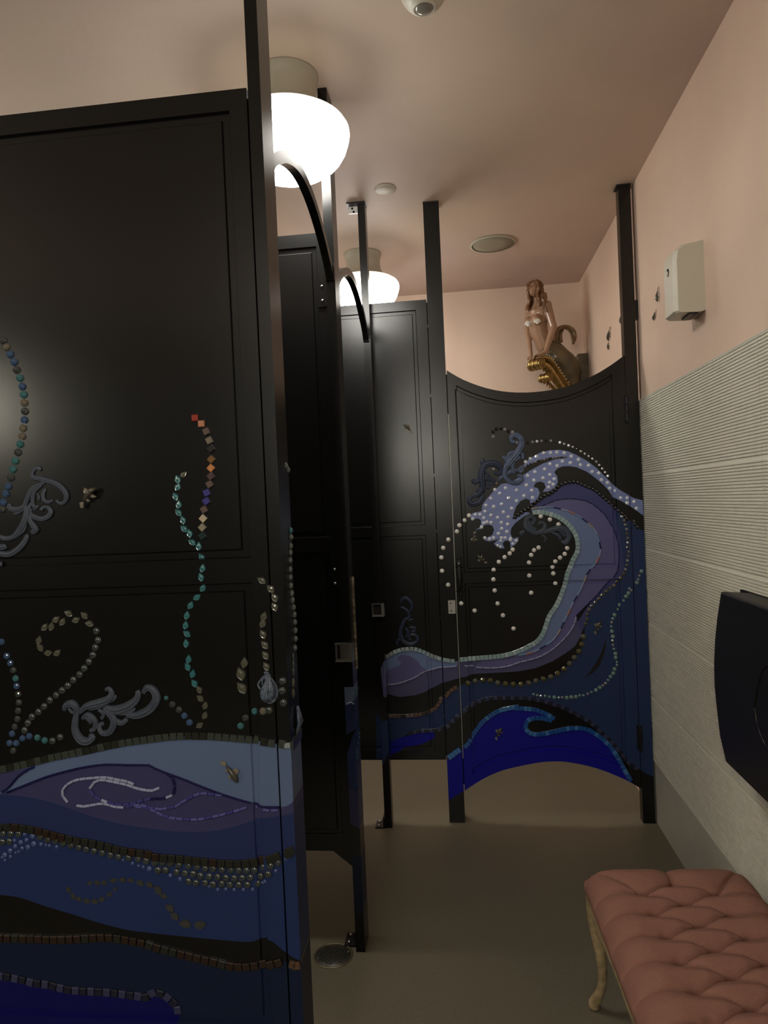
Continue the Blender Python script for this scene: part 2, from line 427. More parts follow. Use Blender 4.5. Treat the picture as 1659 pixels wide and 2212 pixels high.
class Host:
    """a panel/post and the thing that carries its pieces; routes each piece to the surface it sits on"""
    def __init__(s, hosts, Y): s.hosts = hosts; s.Y = Y
    def find(s, x, z):
        for th, pn in s.hosts:
            xs = [p[0] for p in pn.out]
            if min(xs) <= x <= max(xs): return th, pn
        return min(s.hosts, key=lambda q: min(abs(x-min(p[0] for p in q[1].out)), abs(x-max(p[0] for p in q[1].out))))
    def put(s, name, kind, mt, x, z, sc, ang=0, off=0.):
        th, pn = s.find(x, z)
        xs = [p[0] for p in pn.out]; e = (abs(math.cos(ang))*sc[0]+abs(math.sin(ang))*sc[2])*(.5 if kind in ('chip', 'leaf') else .5 if kind == 'rod' else 1)
        if max(xs)-min(xs) > 2*e: x = min(max(x, min(xs)+e), max(xs)-e)
        p = pn.at(x, z, off)
        return add(name, get(kind, mt), th, p, (0, -ang, 0), sc)
    def beads(s, name, pts, r, mt, kind='dome'):
        for t in XZ(pts, s.Y):
            rr = t[2]*s.Y/FPX if len(t) > 2 else r
            m_ = mt if isinstance(mt, str) else random.choice(mt)
            q = s.put(name, kind, m_, t[0], t[1], (rr, rr, rr), random.uniform(0, 3))
    def chain(s, name, pts, step, r, mt, kind='dome'):
        for x, z, a in resample(smooth_pts(XZ(pts, s.Y)), step):
            m_ = mt if isinstance(mt, str) else random.choice(mt)
            s.put(name, kind, m_, x, z, (r, r, r), a)
    def strip(s, name, pts, size, mt, depth=.004, gap=.08, jit=.04, wd=None, skip=None):
        L = resample(smooth_pts(XZ(pts, s.Y)), size*(1+gap))
        for k, (x, z, a) in enumerate(L):
            m_ = mt if isinstance(mt, str) else (mt(k, len(L)) if callable(mt) else random.choice(mt))
            if m_ is None: continue
            s.put(name, 'chip', m_, x, z, (size*random.uniform(.92, 1), depth, (wd or size)*random.uniform(.94, 1)), a+random.uniform(-jit, jit))
    def rods(s, name, pts, L, r, mt, off=.0):
        Q = resample(smooth_pts(XZ(pts, s.Y), 6), L)
        for k, (x, z, a) in enumerate(Q):
            m_ = mt if isinstance(mt, str) else (mt(k, len(Q)) if callable(mt) else mt[k % len(mt)])
            s.put(name, 'rod', m_, x, z, (L*.92, r, r), a, r*.8+off)
    def leaves(s, name, k, pts, mt, ln):
        for t in pts:
            px, py = cp(k, t[0], t[1]); v = on_y(px, py, s.Y)
            l = (t[3] if len(t) > 3 else ln)*s.Y/FPX
            s.put(name, 'leaf', mt, v.x, v.z, (l, l*.5, l), -math.radians(t[2]))
    def scroll(s, name, k, strokes, mt, flat=.5, label=None, extra=None, fat=1.):
        a0 = strokes[0][0]; px, py = cp(k, a0[0], a0[1]); c = on_y(px, py, s.Y); th, pn = s.find(c.x, c.z)
        o = pn.at(c.x, c.z); mb = MB(); sc = s.Y/FPX/CR[k][2]
        for st in strokes:
            pts = smooth_pts(st, 5); q = []; rad = []
            for t in pts:
                a, b = cp(k, t[0], t[1]); w_ = on_y(a, b, s.Y); q.append(Vector((w_.x, o.y-max(t[2], 3)*sc*.25, w_.z))-o); rad.append(max(t[2], 3)*sc*fat)
            rad[0] *= .6; rad[-1] *= .7
            mb.tube(q, rad, 8, (0, 1, 0), flat)
            # a carved vein riding on the stroke
            mb.tube([p-Vector((0, rad[i]*flat*.85, 0)) for i, p in enumerate(q)], [r_*.22 for r_ in rad], 5, (0, 1, 0), 1.)
            for sg in (-1, 1):
                sd_ = []
                for i, p in enumerate(q):
                    d_ = q[min(i+1, len(q)-1)]-q[max(i-1, 0)]; n_ = Vector((d_.z, 0, -d_.x)); n_ = n_/max(n_.length, 1e-9)
                    sd_.append(p+n_*rad[i]*.62*sg-Vector((0, rad[i]*flat*.62, 0)))
                mb.tube(sd_, [r_*.20 for r_ in rad], 5, (0, 1, 0), 1.)
        if extra: extra(mb, o)
        return add(name, mb.mesh(name, mt, True), th, o, label=label)
def koi_meshes():
    b = MB(); b.tube([(-.5, -.08, .0), (-.42, -.12, .03), (-.25, -.17, .05), (0, -.16, .02), (.2, -.12, -.04), (.34, -.09, -.10)], [.03, .09, .13, .115, .07, .035], 8, (0, 1, 0), .8)
    b.ball((-.42, -.2, .08), .025, 6, 4)
    f = MB()
    for pts in (((.32,-.08,-.1),(.5,-.1,-.02),(.62,-.06,-.22),(.5,-.08,-.3),(.42,-.1,-.2)), ((-.2,-.1,.14),(-.1,-.14,.34),(.05,-.1,.28),(.08,-.12,.12)), ((-.2,-.1,-.08),(-.26,-.06,-.28),(-.1,-.08,-.22),(-.04,-.1,-.08)), ((.1,-.1,-.1),(.08,-.06,-.26),(.2,-.07,-.2),(.2,-.1,-.1))):
        n = len(pts); f.add(pts, [tuple(range(n))]); f.add([(x, y+.03, z) for x, y, z in pts], [tuple(range(n))[::-1]])
        k = len(f.v)-2*n
        for i in range(n): f.f.append((k+i, k+(i+1) % n, k+n+(i+1) % n, k+n+i))
    return b.mesh('koi_body', 'koi', True), f.mesh('koi_fins', 'koi_fin')
KOI = koi_meshes()
def koi(parent, loc, ln, ang, rotz=0, mirror=False, toplevel=None):
    """a little resin fish: body with fins below it"""
    R = Matrix.Rotation(rotz, 3, 'Z')@Matrix.Rotation(-ang, 3, 'Y')
    sc = (ln, ln, -ln if mirror else ln)
    if toplevel:
        o = add('fish_charm', KOI[0], None, loc, R, sc); o['label'] = toplevel; o['category'] = 'fish ornament'; o['group'] = 'resin fish stuck on the pink wall'
    else: o = add('fish_charm', KOI[0], parent, loc, R, sc)
    f = bpy.data.objects.new('fin', KOI[1]); COL.objects.link(f); f.parent = o
    return o

# ================================================================== THE ROOM
def struct(name, mb, mt, smooth=False):
    o = add(name, mb.mesh(name, mt, smooth)); o['kind'] = 'structure'; return o
struct('floor', MB().box((XL-.2, YF-.2, -.15), (XR+.2, YB+.2, 0)), 'floor')
struct('ceiling', MB().box((XL-.2, YF-.2, H), (XR+.2, YB+.2, H+.15)), 'ceiling')
struct('wall_back', MB().box((XL-.2, YB, 0), (XR+.2, YB+.2, H)), 'plaster')
struct('wall_left', MB().box((XL-.2, 1.44, 0), (XL, YB, H)), 'plaster')
struct('wall_left', MB().box((XL-.2, YF, 0), (XL, 1.44, H)), 'darkwall')
struct('wall_front', MB().box((XL-.2, YF-.2, 0), (XR+.2, YF, H)), 'darkwall')
wr = struct('wall_right', MB().box((XR, YF, 0), (XR+.2, YB, H)), 'plaster')
# ribbed stone tiles, 0.333 x 0.914, on the right wall up to the corner post; smooth base course below
TZ, TE, TT = 1.91, 3.27, .0095
add('base_course', MB().box((XR-.006, YF, 0), (XR+.001, TE, .279)).mesh('base_course', 'base'), wr, (0, 0, 0), label='smooth grey base course under the ribbed tiles')
add('grout_bed', MB().box((XR-.0085, YF, .279), (XR+.001, TE, TZ)).mesh('grout_bed', 'grout'), wr, (0, 0, 0))
def rib_tile(L, hh, nr):
    v = []; f = []; p = hh/nr; prof = [(0, 0)]
    for k in range(nr):
        z = k*p; prof += [(.003, z+.0004), (.004, z+p*.40), (TT, z+p*.54), (TT, z+p*.92)]
    prof += [(.003, hh-.0004), (0, hh)]
    for d, z in prof: v += [(-d, 0, z), (-d, L, z)]
    for k in range(len(prof)-1): f.append((2*k, 2*k+1, 2*k+3, 2*k+2))
    n = len(prof); f.append(tuple(2*i for i in range(n))); f.append(tuple(2*i+1 for i in range(n))[::-1])
    return mesh('tile', v, f, 'tile')
rows = [(.2805, .2930, 30), (.5835, .3240, 33), (.9165, .3240, 33), (1.2495, .3240, 33), (1.5825, .3270, 33)]
ys = [TE]+[2.887-.914*i for i in range(0, 6)]+[YF]
tcache = {}
for z0, hh, nr in rows:
    for a, b in zip(ys, ys[1:]):
        if a < -1.2: continue
        L = round(a-b-.003, 4); key = (L, hh)
        if key not in tcache: tcache[key] = rib_tile(L, hh, nr)
        add('tile', tcache[key], wr, (XR-.0025, b+.0015, z0))
struct('trim_1', MB().box((XR-.011, YF, TZ), (XR+.001, TE, TZ+.004)), 'base')
struct('trim_2', MB().box((XR-.011, TE, 0), (XR+.001, TE+.006, TZ+.004)), 'whited')

# ================================================================== CEILING GLOBES
def globe_lamp(x, y, label, gm='globe', group='schoolhouse ceiling lamps'):
    t = thing('ceiling_lamp', label, 'lamp', (x, y, H), group)
    neck = MB().lathe([(.104, 0), (.104, -.006), (.100, -.008), (.101, -.018), (.098, -.021), (.095, -.040), (.0945, -.065), (.098, -.088), (.106, -.108), (.117, -.124), (.128, -.134), (.124, -.136)], 48)
    add('lamp_fitter', neck.mesh('lamp_fitter', 'neck', True), t, (x, y, H))
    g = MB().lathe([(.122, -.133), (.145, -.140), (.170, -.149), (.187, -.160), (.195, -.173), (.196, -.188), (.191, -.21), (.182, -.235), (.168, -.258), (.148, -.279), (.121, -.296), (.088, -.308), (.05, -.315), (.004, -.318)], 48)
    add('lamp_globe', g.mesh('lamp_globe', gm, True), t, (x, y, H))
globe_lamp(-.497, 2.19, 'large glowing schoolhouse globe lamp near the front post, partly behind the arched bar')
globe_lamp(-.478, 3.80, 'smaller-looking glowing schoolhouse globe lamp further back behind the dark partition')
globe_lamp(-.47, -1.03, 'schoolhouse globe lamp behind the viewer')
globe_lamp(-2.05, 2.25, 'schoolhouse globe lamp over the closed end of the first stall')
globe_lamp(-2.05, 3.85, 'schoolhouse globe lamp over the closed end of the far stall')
# vanity sconce on the left wall, beside the camera (its glow shows on the first partition)
t = thing('wall_sconce', 'opal globe wall sconce on the left wall beside the viewer', 'lamp', (XL, -.55, 2.05))
add('back_plate', MB().box((.0, -.06, -.09), (.02, .06, .09)).mesh('back_plate', 'brass'), t, (XL, -.55, 2.05))
add('arm', MB().tube([(.02, 0, 0), (.08, 0, -.03), (.13, 0, .0)], [.01]*3, 8, (0, 1, 0)).mesh('arm', 'brass', True), t, (XL, -.55, 2.05))
add('lamp_globe', MB().ball((.20, 0, .06), .16, 24, 14).mesh('lamp_globe', 'globe2', True), t, (XL, -.55, 2.05))
t = thing('wall_sconce', 'opal globe wall sconce on the wall behind the viewer', 'lamp', (-.47, YF, 2.04))
add('back_plate', MB().box((-.06, 0, -.09), (.06, .02, .09)).mesh('back_plate', 'brass'), t, (-.47, YF, 2.04))
add('arm', MB().tube([(0, .02, 0), (0, .08, -.03), (0, .13, .0)], [.01]*3, 8, (1, 0, 0)).mesh('arm', 'brass', True), t, (-.47, YF, 2.04))
add('lamp_globe', MB().ball((0, .22, .06), .17, 24, 14).mesh('lamp_globe', 'globe3', True), t, (-.47, YF, 2.04))

# ================================================================== MURAL OF THE NEAR PARTITION
def PZ(k, s, Y): return XZ(P(k, s), Y)
def S(pts, n=4): return smooth_pts(pts, n)
lft, rgt = -2.75, -.37
row1 = [(-60, 1676), (-10, 1664), (5, 1662), (55, 1651), (108, 1638), (178, 1624), (247, 1609), (334, 1596), (389, 1591), (443, 1591), (498, 1595), (552, 1600), (612, 1609)]
row1z = XZ(row1, Y1)
row2 = [(-60, 1780)]+P('E', '0,990 100,985 200,995 330,1015 450,1045 700,1112 1000,1165 1250,1228 1500,1262')+P('F', '0,1292 250,1312 500,1340 700,1358 850,1363 1000,1352 1100,1332 1250,1290 1370,1245 1480,1205')
row2z = XZ(row2, Y1)
arc = P('E', '-260,700 20,635 300,538 500,463 800,385 1050,348 1300,350')+P('F', '-60,352 0,375 130,430 300,492 450,553 650,630 830,690 1050,752 1150,785 1300,775 1380,760 1450,705')
low = P('E', '-260,640 0,655 300,685 600,760 900,870 1200,950 1500,1000')+P('F', '0,1008 150,1028 300,1036 450,1038 600,1030 750,1003 900,962 1000,928 1150,888 1340,860 1460,830')
blk_t = P('G', '-260,395 0,405 200,435 450,520 750,610 1000,690 1300,765 1500,790')+P('H', '0,800 300,830 500,850 700,868 850,882 950,888 1030,880 1080,862 1180,858 1240,885 1330,960 1430,1030 1480,1055 1560,1080')
row3 = [(-60, 2022)]+P('G', '0,845 150,850 300,852 500,858 700,858 900,845 1050,840 1200,850 1400,885 1500,915')+P('H', '0,935 130,970 280,1010 450,1050 600,1085 750,1125 900,1140 1050,1130 1200,1105 1330,1075')
row3b = P('H', '1390,1090 1470,1115 1545,1110')
row4 = P('G', '-200,1200 170,1260 330,1300 480,1320 650,1362 800,1382 1100,1400 1430,1440 1500,1445')+P('H', '0,1400 60,1410 130,1440 190,1490 240,1540 260,1620')
def band(top, bot, Y):
    t_ = S(XZ(top, Y)); b_ = S(XZ(bot, Y))
    return [(lft-.1, b_[0][1])]+b_+[(rgt+.02, b_[-1][1]), (rgt+.02, t_[-1][1])]+t_[::-1]+[(lft-.1, t_[0][1])]
P1paint = [('p_light', band(row1, low, Y1)), ('p_purple', band(arc, low, Y1)), ('p_dark', band(low, row2, Y1)),
           ('p_purple', PZ('E', '-400,400 0,430 150,410 350,365 300,385 250,410 200,450 150,505 110,550 60,595 10,628 -400,700', Y1)),
           ('p_blue', band(row2, blk_t, Y1)),
           ('p_navy', band(row3+row3b, [(-60, 2260), (700, 2290)], Y1)),
           ('p_ultra', XZ([(-300, 2100)]+row4+[(385, 2400), (-300, 2400)], Y1))]
t1 = thing('toilet_partition', 'nearest black metal partition at left with leaf chains and rolling blue waves', 'partition', (-1.4, Y1, 0), 'black toilet stall partitions')
p1 = Panel('panel', [(XL+.002, .30), (-.4085, .30), (-.4085, 2.383), (XL+.002, 2.383)], Y1, .032,
           [rect(XL+.05, -.447, 1.397, 2.340), rect(XL+.05, -.447, .395, 1.345)], P1paint, t1)
def post(name, label, x0, x1, y0, dep, z0, z1, paints, base='black'):
    t = thing(name, label, 'post', ((x0+x1)/2, y0+dep/2, 0), 'black floor to ceiling stall posts')
    o = Panel('tube', rect(x0, x1, z0, z1), y0, dep, (), paints, t, base)
    return t, o
add('dark_seam_backing', MB().box((-.418, Y1+.034, .31), (-.405, Y1+.042, 2.38)).mesh('dark_seam_backing', 'blackdk'), t1, (0, 0, 0))  # dark backing added behind the open seam so it reads as a shaded slit
tp1, pp1 = post('stall_post', 'nearest floor to ceiling black post, blue painted below, beside the leaf-chain partition', -.405, -.378, Y1, .09, 0, H, P1paint)
H1 = Host([(t1, p1), (tp1, pp1)], Y1)
# --- mosaic rows and glass
H1.strip('mosaic_tile', row1, .0158, ['tile_grn', 'tile_grn', 'tile_dkgrn'], .005, .06)
H1.strip('mosaic_tile', P('F', '1345,140 1430,138'), .011, 'sq_silver', .005)
H1.strip('mosaic_tile', row2, .0175, ['tile_dkgrn', 'tile_dkgrn', 'tile_brn'], .005, .05, .03)
H1.strip('mosaic_tile', row3, .0172, ['tile_brn', 'tile_brn', 'tile_dkgrn', 'tile_brn'], .005, .08, .06)
H1.strip('mosaic_tile', row3b, .016, 'tile_cop', .005, .05)
H1.strip('mosaic_tile', row4, .0165, lambda k, n: 'tile_navy' if k % 2 == 0 else 'tile_slate', .005, .1, .06)
for k_, pts, ln in (('C', [(928,1005,10,27),(890,1122,-15,34),(902,1268,-35,33)], 24),
                    ('C', [(1142,162,-55),(1205,248,-42),(1245,337,-30),(1243,430,-25),(1190,525,25),(1123,598,20),(1125,712,-25),(1153,822,-38),(1186,927,-32),(1212,1040,-25)], 24),
                    ('C', [(466,1285,-28),(478,1375,-50),(527,1445,20),(524,1545,30),(474,1645,60)], 21),
                    ('D', [(563,275,62),(445,355,45),(513,350,15),(628,300,35),(690,220,-62),(768,280,70),(853,240,-45),(905,325,-75),(385,490,20),(398,568,-35),(485,618,85),(575,618,58)], 23),
                    ('B', [(287,770,60,20)], 20)):
    H1.leaves('glass_leaf', k_, pts, 'gold_leaf', ln)
H1.leaves('glass_leaf', 'B', [(228,820,-12),(230,890,28),(207,985,-22),(238,1060,10),(237,1140,-38),(278,1210,-12),(290,1295,-45),(342,1338,-8),(368,1425,-52),(430,1460,8),(451,1570,-30),(474,1668,14),(458,1755,-14)], 'teal_leaf', 22)
H1.leaves('glass_leaf', 'C', [(497,240,30),(445,332,58),(378,415,32),(339,520,15),(326,620,12),(340,712,-50),(331,808,0),(357,970,8),(347,1050,-25),(398,1120,18),(416,1220,-28)], 'teal_leaf', 22)
# scalloped chain of bronze leaves low on the blue
H1.leaves('glass_leaf', 'G', [(690,350,-35,18),(735,420,-40,18),(795,450,-70,18),(875,470,-80,20),(960,475,-85,20),(1035,445,75,20),(1110,395,60,18),(1172,340,75,14),(905,285,-80,16),(985,282,-70,18),(1060,275,80,18),(1155,252,80,20),(1245,255,-85,20),(1330,258,-80,18),(1425,285,-65,22),(1520,300,-60,22),(1610,350,-55,24)], 'dark_leaf', 20)
H1.leaves('glass_leaf', 'H', [(45,365,-50,24),(105,420,-70,20),(165,540,-50,26),(215,625,-50,26),(325,705,-80,32),(480,705,80,32)], 'dark_leaf', 22)
sq = [(400,232,0,'red'),(462,288,0,'peach'),(508,361,20,'mauve'),(537,448,25,'taupe'),(551,528,38,'ink'),(556,630,45,'brown'),(553,712,45,'orange'),(552,790,33,'plum'),(540,867,27,'mauve'),(513,948,20,'blue'),(508,1030,32,'blue'),(487,1110,28,'mauve'),(478,1195,45,'cream'),(470,1280,42,'sage'),(470,1363,35,'petrol')]
for x, y, a, c in sq:
    v = on_y(*cp('B', x, y), Y1); H1.put('square_tile', 'chip', 'sq_'+c, v.x, v.z, (.0136, .005, .0136), math.radians(a))
H1.beads('glass_bead', P('A', '18,312 42,367 75,425 105,485 125,548 151,612 170,680 181,744 185,810 190,878 186,947 176,1013 168,1078 152,1141 135,1206 114,1274 95,1342 78,1407 58,1477 40,1537 20,1605 8,1660'), .0091, ['teal_bead', 'teal_bead', 'smoke_bead', 'blue_bead', 'clear'], 'crystal')
H1.beads('glass_bead', P('D', '977,398 995,492 967,567 943,645 902,713 855,780 806,845 742,900 686,958 628,1007 566,1057 502,1107 443,1172 385,1228 318,1278 276,1342 241,1415 528,1525 607,1488'), .0086, 'clear')
H1.beads('glass_bead', P('D', '58,655 95,727 124,800 150,885 160,963 175,1047 183,1133 173,1217 166,1303 140,1382 112,1452 88,1548 157,1550 123,1628 5,510 220,1500 290,1478 373,1492 448,1520'), .0078, ['blue_bead', 'blue_bead', 'teal_bead', 'clear'], 'crystal')
H1.beads('glass_bead', P('C', '1360,1190 1347,1290 1352,1412 1247,1489'), .0090, 'clear')
H1.beads('glass_bead', P('C', '1034,1512 943,1575 894,1657 130,1370,5.5 193,1437 262,1493 318,1553 370,1622'), .0078, ['blue_bead', 'clear', 'teal_bead'], 'crystal')
H1.beads('glass_bead', P('C', '1130,1500'), .0085, 'smoke_bead', 'crystal')
cl = P('E', '20,1055 100,1055 180,1060 400,1090 478,1115 555,1130 635,1155 718,1175 800,1195 875,1215 955,1233 1038,1253 1123,1275 1205,1293 1308,1303 1407,1315 1490,1335 1575,1350 15,1140 85,1135 1612,1430')
cl += P('F', '18,1350 92,1350 173,1360 260,1375 357,1383 447,1397 532,1412 613,1415 705,1427 795,1428 875,1432 957,1433 1035,1430 1120,1408 1205,1375 1285,1343 45,1430 125,1430 237,1450 325,1462 410,1468 483,1488 574,1495 660,1500 745,1508 830,1512 912,1510 995,1505 1095,1500 1183,1460 360,1545 437,1560 530,1560 613,1575 700,1570 785,1580 875,1580 965,1580 1065,1575')
H1.beads('glass_bead', cl, .0086, 'clear')
sm = [(x/4.74, 1580+y/4.74, r/4.74) for x, y, r in [(243,1060,25),(325,1080,35),(263,1120,28),(203,1145,32),(337,1160,36),(137,1125,22),(147,1185,30),(277,1193,32),(218,1205,25),(95,1230,32),(180,1240,18),(40,1275,34),(147,1252,15),(97,1290,22),(40,1328,18),(8,1300,18),(410,1165,25),(460,1172,18),(497,1178,20),(570,1190,22),(1250,1325,18),(1348,1362,22),(1410,1385,18),(1460,1398,20),(1523,1415,33)]]
sm += [(330+x/4.74, 1580+y/4.74, r/4.74) for x, y, r in [(1335,1307,18),(1385,1285,27),(1260,1428,22),(172,1483,25),(272,1520,25),(570,1600,18),(660,1628,22),(743,1625,22),(828,1630,22),(922,1630,22),(1018,1628,22),(1115,1570,20),(1148,1535,20)]]
H1.beads('blue_cabochon', sm, .005, 'bluecab')
# tube beads
TL, TR = .0162, .0030
H1.rods('tube_bead', P('E', '690,730 640,655 648,590 710,532 800,497 950,480 1080,475 1200,498 1290,515 1370,545'), TL, TR, 'tube_white')
H1.rods('tube_bead', P('E', '1630,580 1550,608 1460,600 1380,580 1300,552 1210,530 1120,512 1040,502 970,522 915,588'), TL, TR, 'tube_white')
H1.rods('tube_bead', P('E', '915,600 960,660 1040,705 1100,730 1180,750 1280,752 1370,738 1450,712 1530,697 1610,690')+P('F', '70,692 130,682 200,655'), TL, TR, lambda k, n: 'tube_white' if k in (2, n-1) else ('tube_navy' if k > n-4 else 'tube_blue'))
H1.rods('tube_bead', P('F', '205,650 218,560 190,480 130,430'), TL, TR, 'tube_navy')
H1.rods('tube_bead', P('E', '780,760 860,770 1020,745 1090,750 1180,775 1265,782'), TL, TR, 'tube_white')
H1.rods('tube_bead', P('E', '1290,778 1380,758 1460,762 1550,785 1640,800')+P('F', '80,800 170,785 240,765 330,710 450,650 540,640 710,657'), TL, TR, ['tube_blue', 'tube_viol', 'tube_viol'])
H1.rods('tube_bead', P('E', '1380,772 1460,780 1550,805 1640,850')+P('F', '80,852 170,885 300,900 450,905 600,880 750,845 870,810 965,780'), TL, TR, ['tube_viol', 'tube_blue', 'tube_viol'])
H1.rods('tube_bead', P('F', '1040,778 1190,803 1290,800'), TL, TR, 'tube_viol')
H1.rods('tube_bead', P('E', '60,632 300,536 500,461 800,383 1050,346 1300,348')+P('F', '-60,352 0,376 130,430 300,492 450,553 650,630 830,690 1050,752 1150,770 1300,772'), TL, .0026, 'tube_navy')
H1.rods('tube_bead', P('E', '10,625 60,595 110,548 150,500 200,450 300,387 350,370'), TL, .0026, 'tube_navy')
# carved scrolls
H1.scroll('scroll_ornament', 'Q', [[(740,310,28),(690,262,40),(620,290,34),(575,380,38),(620,440,44),(720,455,50),(860,495,52),(1000,540,52),(1120,620,50),(1205,730,50),(1200,850,44),(1130,915,32),(1050,890,26),(1030,850,34)],
    [(820,520,26),(650,600,44),(545,700,46),(485,850,46),(430,960,40),(330,1020,46),(220,1020,52),(150,970,42),(190,920,24)],
    [(760,560,34),(630,680,38),(590,800,38),(600,950,38),(680,1000,26)], [(830,640,24),(780,740,38),(800,850,38),(880,890,34),(960,850,18)],
    [(520,1050,30),(600,1150,50),(760,1200,46),(880,1150,48),(925,1060,46),(860,985,34),(770,990,28),(745,1045,38)],
    [(470,950,40),(480,1100,60),(440,1250,62),(350,1400,56),(230,1530,46),(100,1560,46),(-40,1520,40)],
    [(500,1100,40),(560,1250,50),(650,1400,62),(560,1450,44)], [(500,1480,38),(440,1620,52),(320,1760,56),(150,1850,56),(-60,1830,50)], [(-40,1720,60),(60,1715,56),(110,1700,40)], [(-30,2030,50),(30,2035,40)],
    [(470,1250,30),(420,1400,40),(330,1480,40),(250,1560,24)], [(560,900,24),(520,1000,34),(580,1060,24)], [(600,1050,20),(640,990,28),(700,950,18)], [(660,720,16),(700,800,26),(690,860,14)], [(210,1110,16),(330,1080,30),(430,1010,20)]], 'scroll', fat=1.18)
H1.scroll('scroll_ornament', 'D', [[(650,1215,20),(665,1160,28),(735,1140,38),(780,1190,36),(760,1260,26)],
    [(790,1210,24),(768,1310,34),(770,1420,40),(830,1510,46),(900,1525,40),(950,1480,28),(905,1465,18)],
    [(800,1240,22),(880,1170,34),(1000,1135,40),(1100,1100,38),(1140,1040,30),(1110,988,22),(1070,1005,16)],
    [(830,1300,18),(900,1255,28),(970,1320,28),(960,1400,24),(910,1420,18)],
    [(1050,1190,28),(1130,1250,38),(1165,1330,38),(1120,1430,34),(1040,1440,28),(1010,1370,24),(1060,1340,18)], [(1000,1200,18),(1055,1250,18),(1030,1300,20)],
    [(1060,1180,28),(1180,1205,44),(1300,1170,44),(1385,1110,38),(1412,1040,30),(1398,1008,26)],
    [(1280,1255,22),(1400,1260,38),(1530,1200,44),(1600,1090,44),(1565,1000,38),(1500,980,32),(1460,1040,22)], [(1160,1300,28),(1240,1340,28),(1300,1295,22)],
    [(900,1200,16),(1000,1170,26),(1120,1120,18)], [(1120,1130,14),(1165,1080,22),(1175,1050,12)], [(1150,1230,20),(1280,1230,30),(1380,1190,18)], [(690,1180,10),(720,1220,18),(750,1240,12)], [(850,1270,14),(900,1300,22),(930,1350,14)]], 'scroll', fat=1.18)
H1.scroll('seashell', 'C', [[(1150,1120,14),(1185,1170,34),(1190,1260,78),(1180,1340,84),(1185,1400,40)], [(1140,1105,14),(1170,1110,22),(1190,1150,26),(1180,1230,30),(1150,1320,26),(1190,1400,24),(1250,1380,18)]]
    + [[(1150,1130,10),(1200-40*i,1190+10*i,10),(1240-42*i,1290,11),(1225-30*i,1390-6*i,9)] for i in range(0, 4)]
    + [[(1180,1130,10),(1230,1190,14),(1265,1250,16),(1270,1330,18),(1240,1400,14)]], 'shell', .55)
koi(t1, Vector((0, Y1-.002, 0))+Vector((on_y(193, 1070, Y1).x, 0, on_y(193, 1070, Y1).z)), .050, math.radians(-145), mirror=True)
v = on_y(500, 1668, Y1); koi(t1, Vector((v.x, Y1+.004, v.z)), .050, math.radians(115), mirror=True)
# pieces running down the side face of the first post
def side_piece(th, name, kind, mt, px, py, X, sc):
    v = on_x(px, py, X); return add(name, get(kind, mt), th, (X, v.y, v.z), (0, 0, math.radians(90)), sc)
XS = -.378
for i, (x, y) in enumerate([(302,50),(302,140),(303,222),(308,305),(317,382),(325,450),(335,522),(343,595),(352,668),(355,752),(355,838),(350,928)]):
    px, py = cp('S', x-12, y); v = on_x(px, py, XS); add('glass_bead', get('dome', 'ice'), tp1, (XS, min(v.y+.01, 1.499), v.z), (0, 0, math.radians(90)), (.0085, .011, .0080))
for i, (x, y, m_) in enumerate([(288,1850,'teal_bead'),(285,1910,'clear'),(278,1990,'clear'),(275,2050,'clear'),(235,1270,'clear'),(260,1305,'clear')]):
    px, py = cp('R', x-12, y); v = on_x(px, py, XS); add('glass_bead', get('dome', 'ice' if m_ == 'clear' else m_), tp1, (XS, min(v.y+.01, 1.499), v.z), (0, 0, math.radians(90)), (.0085, .011, .0080))
for y, m_ in ((1012, 'clear'), (1085, 'clear'), (1160, 'clear'), (1265, 'gold_leaf'), (1370, 'gold_leaf')):
    px, py = cp('S', 335, y); v = on_x(px, py, XS); add('glass_bead', get('dome', m_), tp1, (XS, min(v.y, 1.492), v.z), (0, 0, math.radians(90)), (.008, .007, .011))
mb = MB()
for k in range(9): mb.tube([(0, -.008+.002*k, -.03), (.009, -.012+.003*k, -.005), (.004, -.004+.001*k, .03)], [.003, .004, .002], 6)
v = on_x(640, 1555, XS); add('seashell', mb.mesh('side_shell', 'shell', True), tp1, (XS, min(v.y, 1.485), v.z))
for k in range(5):
    add('mosaic_tile', get('chip', 'tile_grn'), tp1, (XS, 1.43+.017*k, row1z[-1][1]-.004), (0, 0, math.radians(90)), (.0155, .005, .022))

